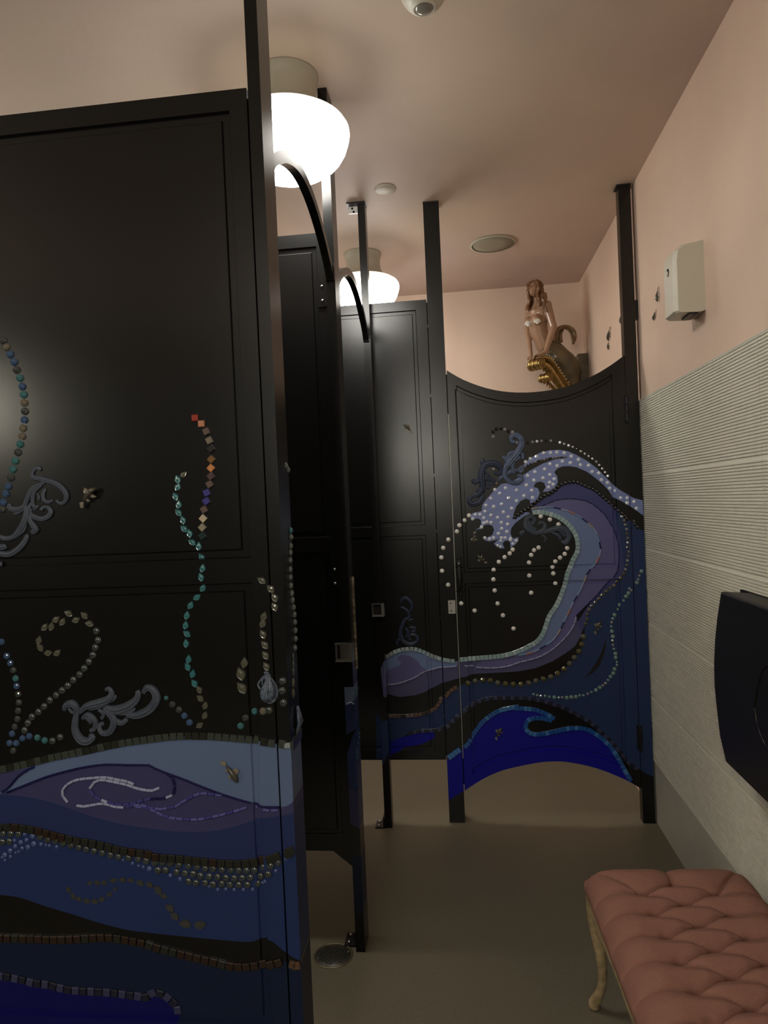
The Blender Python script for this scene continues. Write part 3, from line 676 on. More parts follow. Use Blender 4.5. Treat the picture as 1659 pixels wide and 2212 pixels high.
# ================================================================== SECOND PARTITION, POSTS, ARCHED BARS
t2 = thing('toilet_partition', 'plain black partition seen through the first open stall, notched at its lower corner', 'partition', (-1.4, Y2, 0), 'black toilet stall partitions')
p2 = Panel('panel', [(XL+.002, .322), (-.483, .318), (-.4215, .268), (-.4095, .268), (-.4095, 2.424), (XL+.002, 2.424)], Y2, .032,
           [rect(XL+.05, -.447, 1.394, 2.380), rect(XL+.05, -.447, .372, 1.345)], (), t2)
for z in (2.217, 1.26):
    q = add('bracket', MB().box((-.015, -.006, -.045), (.018, .0, .045)).mesh('bracket', 'black'), t2, (-.436, Y2, z))
    for dz in (-.024, .024): add('screw', MB().ball((0, 0, 0), (.005, .004, .005), 8, 5).mesh('screw', 'chrome', True), q, (-.432, Y2-.007, z+dz))
Yp2 = 2.265
post2paint = [('p_light', XZ([(740, 1484), (775, 1484), (775, 1520), (763, 1514), (752, 1520), (740, 1528)], Yp2)),
              ('p_dark', XZ([(740, 1528), (752, 1520), (763, 1514), (775, 1520), (775, 1572), (740, 1592)], Yp2)),
              ('p_blue', XZ([(740, 1640), (752, 1622), (762, 1590), (775, 1566), (790, 1566), (790, 1720), (740, 1690)], Yp2)),
              ('p_purple', XZ([(735, 1690), (790, 1720), (795, 1800), (740, 1770)], Yp2)),
              ('p_navy', XZ([(735, 1850), (800, 1850), (800, 1960), (735, 1990)], Yp2))]
tp2, pp2 = post('stall_post', 'second black post, cream mosaic and a silver latch keeper on it, floor drain in front', -.411, -.380, Yp2, .09, 0, H, post2paint)
XS2 = -.380
sp = [cp('S', *q) for q in ((940,200),(936,330),(938,450),(955,560),(965,640),(964,760),(962,880),(970,1000),(978,1110))]
sz = [on_x(*q, XS2) for q in sp]
for x, z, a in resample(smooth_pts([(q.y, q.z) for q in sz]), .0155):
    for dy in (-.010, .010):
        add('mosaic_tile', get('chip', random.choice(['sq_cream', 'sq_sage', 'tile_cop', 'sq_taupe'])), tp2, (XS2, min(max(x+dy, Yp2+.012), Yp2+.08), z), (0, 0, math.radians(90)), (.013, .005, .0135))
for a, b in (((778,1580),(764,1655)), ((775,1480),(763,1510))):
    for k in range(7):
        px = a[0]+(b[0]-a[0])*k/6; py = a[1]+(b[1]-a[1])*k/6; v = on_x(px, py, XS2)
        add('glass_bead', get('dome', 'teal_bead'), tp2, (XS2, min(max(v.y, Yp2+.01), Yp2+.082), v.z), (0, 0, math.radians(90)), (.005, .006, .005))
for k in range(4):
    add('tube_bead', get('rod', 'tube_white'), tp2, (-.401+.006*k, Yp2-.002, on_y(755, 1520, Yp2).z+.004*(1.5-abs(k-1.5))), None, (.0065, .002, .002))
def keeper(th, px0, py0, px1, py1, Y, slot):
    a = on_y(px0, py0, Y); b = on_y(px1, py1, Y); c = (a+b)/2; w_, h_ = abs(b.x-a.x)/2, abs(a.z-b.z)/2
    m1 = MB().box((-w_, -.004, -h_), (w_*.7, .0, h_)); m1.box((w_*.6, -.014, -h_), (w_, .02, h_)); m1.box((-w_, -.012, h_-.004), (w_, 0, h_)); m1.box((-w_, -.012, -h_), (w_*.9, 0, -h_+.003))
    k = add('latch_keeper', m1.mesh('latch_keeper', 'chrome'), th, (c.x, Y-.001, c.z))
    add('slot', MB().box((-w_*.75, -.0055, -h_*.7), (-w_*.45 if not slot else w_*.5, -.003, h_*.75)).mesh('slot', 'hole'), k, (c.x, Y-.001, c.z))
keeper(tp2, 724, 1388, 764, 1428, Yp2, False)
def foot_bracket(th, x, y):
    k = add('foot_bracket', MB().box((-.045, -.02, 0), (0, .05, .006)).box((-.008, -.02, 0), (0, .05, .05)).mesh('foot_bracket', 'blkplastic'), th, (x, y, 0))
    for a, b, c in ((-.03, -.005, .008), (-.03, .035, .008), (-.01, .015, .03)): add('bolt', MB().ball((0, 0, 0), (.006, .006, .005), 8, 5).mesh('bolt', 'chrome', True), k, (x+a, y+b, c))
foot_bracket(tp2, -.411, 2.31)
# third post stands just in front of the far wall of doors
Yp3 = 3.145

def arched_bar(y0, y1, label):
    t = thing('arched_header_bar', label, 'bar', (-.396, (y0+y1)/2, 2.25), 'arched bars over the stall openings')
    n = 22; v = []; f = []
    for k in range(n+1):
        a = k/n; y = y0+(y1-y0)*a; z = 2.262+.142*math.sin(math.pi*a)**.8
        dz = math.pi*.142*math.cos(math.pi*a)/(y1-y0); L = math.hypot(1, dz); ny, nz = -dz/L*.014, 1/L*.014
        if k in (0, n): ny, nz = 0, .022
        for sx in (-.012, .012):
            for sg in (-1, 1): v.append((sx, y+ny*sg-(y0+y1)/2, z+nz*sg-2.25))
    for k in range(n):
        b = 4*k; f += [(b, b+4, b+5, b+1), (b+2, b+3, b+7, b+6), (b+1, b+5, b+7, b+3), (b, b+2, b+6, b+4)]
    f += [(0, 1, 3, 2), (4*n, 4*n+2, 4*n+3, 4*n+1)]
    add('bar', mesh('bar', v, f, 'black'), t, (-.396, (y0+y1)/2, 2.25))
    for yy in (y0+.004, y1-.004): add('end_plate', MB().box((-.0155, -.003, -.016), (.0155, .003, .040)).mesh('end_plate', 'black'), t, (-.396, yy, 2.262))
arched_bar(Y1+.091, Yp2-.001, 'nearer thin black arched bar crossing in front of the large globe lamp')
arched_bar(Yp2+.091, Yp3-.001, 'further thin black arched bar in front of the smaller-looking globe lamp')

# ================================================================== MURAL OF THE FAR DOORS
def Z3(k, s, n=4, closed=True):
    q = XZ(P(k, s), Y3)
    return q
def ring(*parts):
    out = []
    for k, s in parts: out += P(k, s)
    return S(XZ(out, Y3), 3)
bead_c = P('I', '990,660 1040,628 1080,600 1118,572 1165,552 1205,520 1240,490 1275,455 1320,425 1370,395 1420,375 1465,340 1510,310')+P('J', '495,825 545,800 590,787 645,780 690,780 740,798 790,820 845,842 895,865 935,890 970,920 1010,955 1050,990 1090,1022 1150,1080 1215,1135 1300,1205 1370,1265 1410,1300 1445,1340')
tube_c = P('J', '150,1098 280,1082 420,1085 580,1125 700,1180 830,1270 920,1370 960,1480 980,1580 960,1680 900,1780 830,1860')+P('K', '790,290 730,430 650,570 600,680 540,800 480,920 400,1020 300,1090 160,1160 0,1195')
tile_c = P('J', '165,1145 270,1142 380,1165 480,1202 570,1265 640,1340 690,1430 710,1530 700,1620 650,1720 615,1810')+P('K', '585,215 560,330 530,420 490,520 440,620 370,720 330,830 290,940 220,1030 110,1095 0,1145')+P('L', '1500,930 1400,950 1250,965 1110,975 1000,985 925,992')
tile_l = P('L', '870,1005 760,990 660,965 560,930 500,900 430,875 370,868 310,868 260,875 210,888 160,908 110,938 75,965')
navy_c = P('J', '270,1075 400,1015 520,985 650,980 780,1000 900,1055 1020,1160 1100,1280 1160,1400 1195,1540 1200,1700 1180,1830')+P('K', '1130,260 1030,360 940,470 830,580 690,720')
wht_c = P('K', '690,730 660,830 600,930 500,1040 380,1140 250,1210 120,1250 0,1280')+P('L', '1500,1062 1350,1085 1200,1085 1110,1078')
wht_d = P('L', '1090,1063 980,1062')
wht_l = P('L', '885,1062 700,1080 600,1105 500,1140 420,1190 300,1240 200,1270 90,1275 62,1242')
gold_c = P('K', '1270,190 1240,250 1180,315 1130,375 1075,410 1010,470 965,520 905,580 860,628 830,685 820,770 795,845 790,930 770,1005 750,1100 710,1170 660,1235 610,1300 545,1360 465,1415 370,1460 270,1485 175,1510 70,1540')+P('L', '1570,1280 1475,1275 1380,1265 1275,1235 1180,1230 1085,1245 980,1275')
brn_c = P('M', '110,590 300,590 480,575 600,540 670,490 720,420 780,350 870,270 930,240')
notch_c = P('M', '350,800 480,770 580,770 690,755 780,720 870,650 960,575 1050,500 1180,420 1300,385 1400,375 1600,375')+P('N', '150,342 300,362 450,402 600,452 750,532 900,622 1050,762 1150,862 1250,985 1330,1070 1400,1105')
azure_l = P('M', '820,1085 870,1050 920,1010 965,985')
azure_c = P('M', '1000,965 1060,915 1100,845 1160,755 1230,665 1320,592 1430,530 1550,498 1659,482')+P('N', '60,455 150,457 280,470 400,515 495,570')
azure_d = P('N', '465,590 340,562 235,572 185,620 190,690 260,735 380,730 520,700 680,670 830,680 950,740 1080,850 1170,970 1240,1100 1320,1240')
def SM(px, n=3): return S(XZ(px, Y3), n)
foam = P('O', '640,850 700,790 780,745 860,725 940,722 1010,735 1080,765 1160,810 1240,870 1310,940 1370,1000 1420,1045 1490,1085 1540,1115 1600,1130 1640,1140 1640,1270 1608,1250 1540,1200 1460,1150 1370,1105 1340,1055 1300,1010 1230,950 1160,900 1080,865 1020,855 960,858 920,875 895,905 920,940 925,985 900,1030 850,1060 800,1067 825,1030 815,995 785,980 745,990 725,1025 760,1035 778,1070 765,1110 735,1145 700,1160 695,1130 665,1120 620,1140 585,1185 565,1240 552,1295')
foam += P('I', '975,680 1050,610 1150,585 1190,600 1100,650 1010,720 965,780 955,840 975,890 1000,903 1050,885 1050,920 1020,970 955,1015 955,960 935,930 890,930 860,965 885,1020 840,1025 790,1000 755,965 800,925 870,850 850,880 790,920 700,940 650,925 620,885 680,890 740,860 760,800 740,750 690,735 640,745 610,790 535,798 590,770 605,720 600,680 560,660 500,680 470,640 500,600 610,575 620,500 680,420 760,330 850,250 950,235 1040,225')
foam += P('O', '560,975 640,930 700,890 800,835 900,800 1000,785 1000,778 860,783 760,808 660,862')
edgeR = 1.0
ocean = XZ(P('J', '1155,1082 1215,1135 1300,1205 1445,1340 1600,1400')+[(1440, 1400), (1445, 1560), (1450, 1680)]+P('N', '1560,1190 1480,1160'), Y3)+SM(notch_c[::-1])+XZ(P('M', '250,850 130,950 60,1100 -40,1100 -40,560 60,600'), Y3)+SM(brn_c)+XZ(P('L', '985,1270'), Y3)+SM(gold_c[::-1])
DP = [('d_deep', SM(bead_c+P('J', '1190,1150 1280,1300 1300,1480 1310,1640 1300,1780 1240,1880'))+XZ(P('K', '1240,250 1180,315 1130,375 1075,410 1010,470 965,520 905,580 860,640 800,830 740,960 680,1080 600,1150 640,900 900,500'), Y3)+SM(tube_c[:6][::-1])),
      ('d_ocean', ocean),
      ('d_low', SM(navy_c[-3:])+XZ(P('K', '760,960 740,975 680,1080 550,1180 400,1270 200,1350 0,1385'), Y3)+XZ(P('L', '1500,1135 1300,1145 1100,1155 1000,1185 880,1210 730,1255 600,1320 520,1370 400,1405 230,1425 130,1400 60,1370 45,1200 30,1060 60,980'), Y3)+SM(tile_l[::-1])+SM(tile_c[-6:][::-1])+SM(tube_c[-12:][::-1])),
      ('d_purple', SM(navy_c)+SM((tube_c)[::-1])),
      ('d_light', SM(tube_c)+SM(tile_c[-16:][::-1][:1])+SM(tile_c[:-4][::-1])),
      ('d_purple', SM(tube_c[-10:])+XZ(P('L', '1500,985 1350,985'), Y3)+XZ(P('L', '1200,1000 1100,1070'), Y3)+SM(wht_c[::-1])),
      ('d_light', XZ(P('L', '75,975 110,945 160,915 210,895 310,873 430,880 560,935 660,970 760,995 900,1010 900,1060 700,1080 550,1110 480,1065 430,1000 360,955 290,935 235,940 205,970 215,1000 250,1030 235,1055 190,1075 75,1125'), Y3)),
      ('d_purple', XZ(P('L', '75,1125 190,1075 235,1055 250,1030 215,1000 205,970 235,940 290,935 360,955 430,1000 480,1065 550,1110 500,1140 420,1190 300,1240 200,1270 90,1275 60,1242'), Y3)),
      ('d_foam', XZ(foam, Y3)),
      ('d_black', XZ(P('K', '1050,990 1045,1090 1020,1200 970,1320 900,1400 780,1475 860,1385 940,1265 1000,1140'), Y3)),
      ('d_ultra', XZ(P('M', '800,1130')+azure_l+azure_c, Y3)+XZ(azure_d, Y3)+XZ(P('N', '1360,1300 1100,1400 0,1200')+P('M', '1300,1500 1000,1480 830,1590 780,1600'), Y3)),
      ('d_ultra', XZ(P('M', '130,900 250,850 450,800 660,775 650,860 500,930 300,975 130,1060'), Y3))]
t3 = thing('toilet_partition', 'far black partition left of the wave door, a dark scroll and a blue wave tip low on it', 'partition', (-1.2, Y3, 0), 'black toilet stall partitions')
p3 = Panel('panel', [(XL+.002, .293), (-.1165, .293), (-.1165, 2.434), (XL+.002, 2.434)], Y3, .032,
           [rect(XL+.05, -.166, 1.391, 2.390), rect(XL+.05, -.166, .337, 1.345)], DP, t3)
Yc = 3.205
tc_, pc = post('stall_post', 'broad black post left of the wave door with white pearls and a silver strike plate', -.1125, -.0405, Yc, .075, 0, H, DP)
tp4, pp4 = post('stall_post', 'black post against the right wall, hinging the wave door', .762, .815, Y3, .05, 0, H, DP)
tp3, pp3 = post('stall_post', 'thin black post in front of the far partition, tiny white bracket at its top', -.409, -.3755, Yp3, .0635, 0, H, DP)
for z in (2.31, 1.99, 1.62, 1.36, .96, .5):
    add('weld_tab', MB().box((-.0045, -.002, -.008), (.004, .01, .008)).mesh('weld_tab', 'black'), tc_, (-.1125, Y3, z))
add('dark_seam_backing', MB().box((-.124, Y3+.034, .30), (-.1125, Y3+.040, 2.43)).mesh('dark_seam_backing', 'blackdk'), t3, (0, 0, 0))  # same added dark backing, shading the slit beside the broad post
add('dark_gap_backing', MB().box((-.0404, Yc+.045, .16), (-.026, Yc+.052, 2.09)).mesh('dark_gap_backing', 'blackdk'), tc_, (0, 0, 0))  # dark strip added behind the door gap to hide the lit wall beyond
# the wave door itself
td = thing('stall_door', 'black wave door with scooped top, arched bottom and a curling blue beaded wave', 'door', (.36, Y3, 0))
top = [(-.036, 2.102), (.037, 2.054), (.14, 2.009), (.244, 1.984), (.359, 1.977), (.494, 1.991), (.618, 2.034), (.700, 2.077), (.7585, 2.116)]
bot = [(-.036, .148), (.043, .198), (.107, .229), (.173, .251), (.3, .277), (.372, .283), (.446, .279), (.568, .251), (.689, .200), (.7585, .158)]
tops = smooth_pts(top, 3); bots = smooth_pts(bot, 3)
outl = bots+tops[::-1]
def clipx(pl, a, b, dz):
    q = [(x, z+dz) for x, z in pl if a <= x <= b]
    def zi(x0):
        for p, r in zip(pl, pl[1:]):
            if p[0] <= x0 <= r[0]: return p[1]+(r[1]-p[1])*(x0-p[0])/max(r[0]-p[0], 1e-9)+dz
    return [(a, zi(a))]+[p for p in q if a+1e-4 < p[0] < b-1e-4]+[(b, zi(b))]
ul, ur = .004, .702
fu = [(ul, 1.163), (ur, 1.163)]+clipx(tops, ul, ur, -.043)[::-1]
fl = clipx(bots, ul, ur, .052)+[(ur, 1.113), (ul, 1.113)]
pd = Panel('door_panel', outl, Y3, .032, [fu, fl], DP, td)
H3 = Host([(tp3, pp3), (t3, p3), (tc_, pc), (td, pd), (tp4, pp4)], Y3)
# route: post 3 sits in front; keep pieces on the partition right of it
H3.hosts = [(tc_, pc), (td, pd), (tp4, pp4), (t3, p3)]
pearls = P('I', '460,628 408,686 345,745 296,820 212,915 152,1014 126,1128 127,1289 211,1455 367,1677 527,1766 982,1037 946,1082 886,1127 817,1183 755,1279 751,1392 767,1525 802,1681 866,1823 1292,1012 1238,1043 1204,1101 1178,1191 1180,1346 1203,1553 1634,1018 1605,1088 1549,1133 1492,1178 1459,1245 1466,1320 1493,1440 1318,638 1428,676 1530,734')+P('L', '1549,632')
H3.beads('pearl', pearls, .0106, 'pearl')
H3.chain('jet_bead', bead_c, .0188, .0100, 'jet')
H3.strip('mosaic_tile', tile_c, .0180, ['tile_mint', 'tile_mint2', 'tile_mint'], .005, .06, .05, .021)
H3.strip('mosaic_tile', tile_l, .0180, ['tile_mint', 'tile_mint2', 'sq_silver'], .005, .08, .05, .018)
H3.rods('tube_bead', tube_c, .034, .0030, ['tube_beige', 'tube_white', 'tube_sky', 'tube_navy', 'tube_white', 'tube_org', 'tube_sky', 'tube_navy'])
H3.rods('tube_bead', wht_c, .034, .0030, 'tube_white'); H3.rods('tube_bead', wht_d, .02, .003, 'tube_white'); H3.rods('tube_bead', wht_l, .03, .0030, 'tube_white')
H3.rods('tube_bead', navy_c, .034, .0022, 'tube_navy')
H3.strip('mosaic_tile', brn_c, .0185, ['tile_cop', 'tile_brn', 'tile_cop', 'sq_mauve'], .005, .06, .06, .017)
H3.strip('mosaic_tile', notch_c, .0185, lambda k, n: 'tile_navy' if k % 2 else 'tile_slate', .005, .05, .06)
H3.strip('mosaic_tile', azure_l, .0175, ['tile_sky', 'tile_azure'], .005, .1, .05, .024)
H3.strip('mosaic_tile', azure_c, .0185, ['tile_azure', 'tile_azure', 'tile_sky'], .005, .03, .03, .020)
H3.strip('mosaic_tile', azure_d, .0185, ['tile_azure', 'tile_azure', 'tile_sky'], .005, .03, .03, .020)
H3.chain('gold_bead', gold_c[:12], .022, .0085, ['olive_bead', 'olive_bead', 'smoke_bead'], 'crystal')
H3.chain('gold_bead', gold_c[12:], .0345, .0135, ['olive_bead', 'olive_bead', 'gold_leaf'], 'crystal')
H3.chain('gold_bead', P('J', '1215,1175 1250,1210 1275,1270 1290,1320 1300,1420 1310,1480 1303,1540 1320,1620 1303,1690 1300,1760 1270,1850'), .021, .0070, ['olive_bead', 'smoke_bead', 'facet'], 'crystal')
H3.beads('green_pearl', P('K', '1470,190 1405,325 1313,450 1285,490 1215,595 1150,712 1118,908 1130,970 1162,1175 1165,1222 1150,1360 1135,1408 1103,1450 973,1580 928,1612 688,1692 633,1695 578,1702 430,1697'), .0098, 'green_pearl')
H3.beads('small_crystal', P('K', '1445,240 1430,285 1350,415 1325,395 1255,538 1190,645 1133,757 1115,800 1112,850 1128,1020 1130,1070 1143,1120 1180,1275 1180,1310 1075,1490 1045,1530 1010,1555 875,1635 830,1655 780,1675 735,1675 525,1700 485,1703 370,1690 320,1680 270,1682 225,1672 180,1660'), .0066, ['green_pearl', 'facet'], 'crystal')
gems = '700,795 752,775 808,748 865,745 917,742 978,747 1035,775 1093,802 1110,845 1175,850 1205,900 1258,912 1280,965 1330,990 1350,1035 1395,1055 1437,1115 1488,1115 1545,1145 1487,1155 1563,1200 662,820 963,815 1027,828 860,838 920,852 817,880 738,902 678,932 860,925 895,960 858,988 803,952 728,970 668,1010 885,1005 848,1028 712,1053 648,1097 718,1112 588,1052 498,1033 450,1078 411,1047 378,1118 525,1115 588,1138 465,1165 400,1185 337,1175 548,1200 480,1230 330,1225 290,1250 253,1250 230,1285 320,1277 380,1255 433,1275 520,1270 463,1315 515,1330 380,1315 345,1310 320,1320 302,1353 467,1365 508,1390 440,1405 400,1440 368,1450 330,1440 465,1440 495,1440 538,1455 585,1462'
H3.beads('crystal_gem', P('O', gems), .0085, 'gem', 'gemstone')
H3.beads('crystal_gem', P('I', '800,985 835,1000 955,900 985,965 1020,930 840,930'), .007, 'gem', 'gemstone')
H3.chain('dark_crystal', P('J', '88,320 185,300 280,290 385,288 485,305 585,338 680,375 765,425 860,485 940,545 1030,655 1085,730'), .0205, .0068, ['facet', 'facet', 'jet', 'gem'], 'crystal')
H3.beads('dark_crystal', P('O', '397,615 398,575 425,553 462,548 492,557 520,570 555,580 400,880 590,665'), .0088, ['jet', 'facet'], 'crystal')
H3.beads('glass_bead', P('O', '425,998'), .009, 'smoke_bead')
H3.chain('dark_crystal', P('O', '645,865 700,838 740,822 800,805 860,792 920,785 995,784'), .0135, .0052, ['facet', 'jet', 'smoke_bead', 'jet'], 'crystal')
H3.scroll('scroll_ornament', 'O', [[(590,660,10),(550,655,13),(545,620,14),(580,603,18),(622,630,20),(625,690,20),(590,750,22),(540,810,22),(500,870,18),(490,930,16),(530,980,15),(590,990,15),(630,965,14),(620,930,9),(590,940,9)],
    [(620,780,13),(560,820,14),(560,880,12),(600,890,12),(622,860,9)], [(520,850,12),(500,795,14),(470,780,9)], [(490,930,12),(455,950,12),(450,980,11)], [(625,850,8),(640,885,10),(610,905,9)], [(600,740,10),(640,760,12),(635,800,9)], [(510,800,10),(530,760,14),(570,740,12)], [(500,930,10),(540,900,14),(580,915,10)]], 'scroll_lt', fat=1.25)
H3.scroll('scroll_ornament', 'O', [[(405,905,9),(440,920,12),(460,890,16),(440,850,20),(395,832,20),(340,842,20),(312,880,20),(300,950,22),(312,1020,20),(280,1080,18),(225,1100,14),(203,1130,16),(225,1163,18),(280,1148,18),(320,1090,14)],
    [(310,960,14),(360,960,14),(403,980,12),(388,1002,9),(350,990,9)], [(322,795,10),(308,830,13),(360,850,12)], [(300,955,12),(250,985,16),(230,962,12)], [(330,900,8),(370,940,8)], [(300,1010,10),(350,1030,12),(370,1005,8)], [(260,1060,8),(300,1050,10),(330,1070,8)]], 'scroll_dk', fat=1.25)
H3.scroll('scroll_ornament', 'O', [[(700,1335,8),(690,1315,10),(712,1330,10),(735,1290,12),(700,1265,14),(662,1300,14),(672,1360,16),(740,1400,16),(800,1380,14),(820,1335,12),(785,1312,9),(765,1340,7)],
    [(800,1400,13),(880,1372,16),(950,1362,20),(1000,1390,20),(1015,1440,18),(980,1480,15),(955,1462,9)], [(860,1390,9),(930,1420,12),(945,1460,9)], [(660,1385,9),(620,1400,9),(640,1420,7)], [(780,1400,7),(825,1440,7),(815,1472,5)], [(680,1290,8),(700,1350,12),(750,1370,10)], [(900,1350,8),(950,1390,12),(985,1430,8)]], 'scroll', fat=1.3)
H3.scroll('scroll_ornament', 'L', [[(250,335,12),(258,292,14),(300,275,16),(350,310,16),(375,380,14),(350,440,10)],
    [(240,380,10),(290,400,12),(330,440,14),(340,500,14),(290,530,14),(260,600,18),(240,680,20),(270,770,22),(350,810,22),(430,780,18),(430,720,16),(370,700,14),(335,740,11),(370,770,9)],
    [(340,620,12),(400,620,14),(412,660,12),(360,660,9)], [(235,740,13),(200,795,13),(215,825,9)], [(390,520,9),(330,540,11)], [(300,620,10),(330,680,14),(300,740,10)]], 'scroll_dk', fat=1.25)
for k_, x, y, ln, a in (('I', 520, 900, .075, 100), ('I', 605, 1150, .075, -55), ('K', 945, 850, .085, -130), ('M', 1420, 790, .085, -130)):
    v = on_y(*cp(k_, x, y), Y3); koi(td, Vector((v.x, Y3+.005, v.z)), ln*.68, math.radians(a), mirror=a < 0)
v = on_y(881, 924, Y3); koi(t3, Vector((v.x, Y3+.004, v.z)), .05, math.radians(-35))
# door handle: cast rosettes with a waisted grip
hx, hz1, hz2 = -.014, 1.215, 1.045
mb = MB()
def rosette(mb, z, s, flip=1):
    mb.ball((0, -.004, z), (.013*s, .006, .022*s), 12, 6)
    for a in range(-2, 3): mb.ball((.0075*a, -.003, z-flip*.012*abs(a)+flip*.012), (.005, .005, .008), 8, 4)
    mb.ball((0, -.007, z), (.009, .006, .009), 10, 5)
v0 = on_y(991, 1218, Y3); v1 = on_y(995, 1281, Y3); hx = (v0.x+v1.x)/2
hd = add('door_handle', (lambda b: (rosette(b, v0.z-1.1, 1.1), b.ball((0, -.004, v0.z-1.1+.022), (.009, .006, .014), 8, 5), rosette(b, v1.z-1.1, .9, -1), b.ball((0, -.003, v1.z-1.1-.022), (.007, .005, .014), 8, 5), b.tube([(0, -.006, v0.z-1.1), (0, -.034, v0.z-1.1-.014), (0, -.045, v0.z-1.1-.045), (0, -.045, v1.z-1.1+.045), (0, -.034, v1.z-1.1+.014), (0, -.006, v1.z-1.1)], [.006, .007, .0095, .0095, .007, .006], 10, (1, 0, 0)), b)[-1])(MB()).mesh('door_handle', 'blkplastic', True), td, (hx, Y3, 1.1))
for z in (v0.z, v1.z): add('screw', MB().ball((0, 0, 0), (.0055, .004, .0055), 10, 5).mesh('screw', 'chrome', True), hd, (hx, Y3-.012, z))
a, b = on_y(970, 1297, Yc), on_y(983, 1325, Yc)
sk = add('strike_plate', MB().box((-.0165, -.003, -.031), (.0165, 0, .031)).mesh('strike_plate', 'plate'), tc_, (-.0590, Yc, (a.z+b.z)/2))
for dz in (-.017, .017): add('screw', MB().ball((0, 0, 0), (.004, .002, .003), 8, 4).mesh('screw', 'hole', True), sk, (-.063, Yc-.0035, (a.z+b.z)/2+dz))
add('door_edge_highlight', MB().box((-.0015, -.0015, 0), (.0015, .004, 1.6)).mesh('door_edge_highlight', 'plate'), td, (-.0372, Y3, .30))  # silver strip standing in for the thin highlight along the door gap
for px, p0, p1 in ((1352.5, 857, 911), (1384, 1567, 1619)):
    a, b = on_y(px, p0, Y3), on_y(px, p1, Y3); L = a.z-b.z
    mb = MB()
    for k in range(3): mb.lathe([(.0065, L*(k/3)+.001), (.0075, L*(k/3)+.003), (.0075, L*((k+1)/3)-.003), (.0065, L*((k+1)/3)-.001)], 10, Matrix.Translation((0, -.011, 0)))
    mb.ball((0, -.011, L+.004), .005, 8, 5); mb.ball((0, -.011, -.004), .005, 8, 5); mb.box((-.012, -.0035, 0), (.012, -.0005, L))
    add('hinge', mb.mesh('hinge', 'blkplastic'), td, (.7605, Y3, b.z))
for p0, p1 in ((650, 690), (1072, 1104), (1272, 1290), (1555, 1592)):
    a, b = on_y(1375, p0, Y3+.02), on_y(1375, p1, Y3+.02)
    add('wall_bracket', MB().box((0, 0, b.z), (.0145, .035, a.z)).mesh('wall_bracket', 'blkplastic'), tp4, (.815, Y3+.005, 0))
# fittings of the thin post
keeper(tp3, 803, 1303, 831, 1331, Yp3, True)
foot_bracket(tp3, -.409, 3.16)
k = add('ceiling_bracket', MB().box((-.045, -.004, -.032), (0, .0, 0)).mesh('ceiling_bracket', 'pearl'), tp3, (-.409, Yp3+.03, H-.006), label='white bracket with two black screw holes')
for z, x in ((-.008, -.028), (-.024, -.022)): add('screw', MB().ball((0, 0, 0), (.0055, .003, .0055), 8, 5).mesh('screw', 'hole', True), k, (-.409+x, Yp3+.0255, H-.006+z))
add('top_plate', MB().box((-.05, -.01, -.006), (.036, .06, 0)).mesh('top_plate', 'blkplastic'), tp3, (-.409, Yp3, H))
for th, x0, x1, y0, y1 in ((tc_, -.1130, -.0405, Yc-.003, Yc+.085), (tp4, .755, .817, Y3-.003, Y3+.06)):
    add('top_plate', MB().box((x0, y0, H-.008), (x1, y1, H)).mesh('top_plate', 'blackdk'), th, (0, 0, 0))

# ================================================================== CEILING AND WALL FITTINGS
t = thing('ceiling_speaker', 'round beige speaker grille flush in the ceiling', 'speaker', (.234, 3.80, H))
add('rim', MB().lathe([(.112, 0), (.122, -.002), (.122, -.007), (.113, -.009)], 48, cap=False).mesh('rim', 'whited', True), t, (.234, 3.80, H))
add('grille', MB().lathe([(.116, 0), (.115, -.006), (.06, -.007), (.001, -.0072)], 48).mesh('grille', 'speaker', True), t, (.234, 3.80, H))
t = thing('ceiling_cover_plate', 'small round blank cover plate on the ceiling', 'cover plate', (-.268, 3.036, H))
add('plate', MB().lathe([(.046, 0), (.046, -.004), (.043, -.006), (.001, -.0065)], 40).mesh('plate', 'whited', True), t, (-.268, 3.036, H))
add('plate_ring', MB().lathe([(.0455, -.003), (.0475, -.001), (.0475, 0)], 40, cap=False).mesh('plate_ring', 'neck', True), t, (-.268, 3.036, H))
t = thing('ceiling_sensor', 'white domed motion sensor cut off at the top of the photo', 'sensor', (-.040, 1.893, H))
add('housing', MB().lathe([(.063, 0), (.063, -.008), (.058, -.018), (.050, -.030), (.040, -.040), (.032, -.044), (.026, -.044)], 40).mesh('housing', 'white', True), t, (-.040, 1.893, H))
add('lens_ring', MB().lathe([(.034, -.036), (.033, -.045), (.028, -.048), (.025, -.046)], 32, cap=False).mesh('lens_ring', 'white', True), t, (-.040, 1.893, H))
add('lens', MB().ball((0, 0, -.044), (.026, .026, .010), 24, 10).mesh('lens', 'lens', True), t, (-.040, 1.893, H))
# air freshener
t = thing('air_freshener', 'white box-shaped air freshener dispenser high on the right pink wall', 'dispenser', (XR, 2.44, 2.09))
prof = [(0, 0), (0, .232), (-.068, .222), (-.092, .204), (-.098, .17), (-.098, .13), (-.098, .09), (-.098, .05), (-.098, .004), (-.090, -.002), (-.03, -.004)]
n = len(prof); v = []
for yy, ins in ((-.058, .012), (-.046, 0), (.046, 0), (.058, .012)):
    for x, z in prof:
        v.append((x if x == 0 else x+ins, yy, z*(1-ins*.6)+.002))
f = []
for a in range(3):
    for i in range(n):
        j = (i+1) % n; f.append((a*n+i, (a+1)*n+i, (a+1)*n+j, a*n+j))
f += [tuple(range(n)), tuple(3*n+i for i in range(n))[::-1]]
add('case', mesh('case', v, f, 'white'), t, (XR, 2.442, 2.088))
add('sensor_eye', MB().ball((-.098, .0, .150), (.004, .012, .014), 14, 7).mesh('sensor_eye', 'hole', True), t, (XR, 2.442, 2.088))
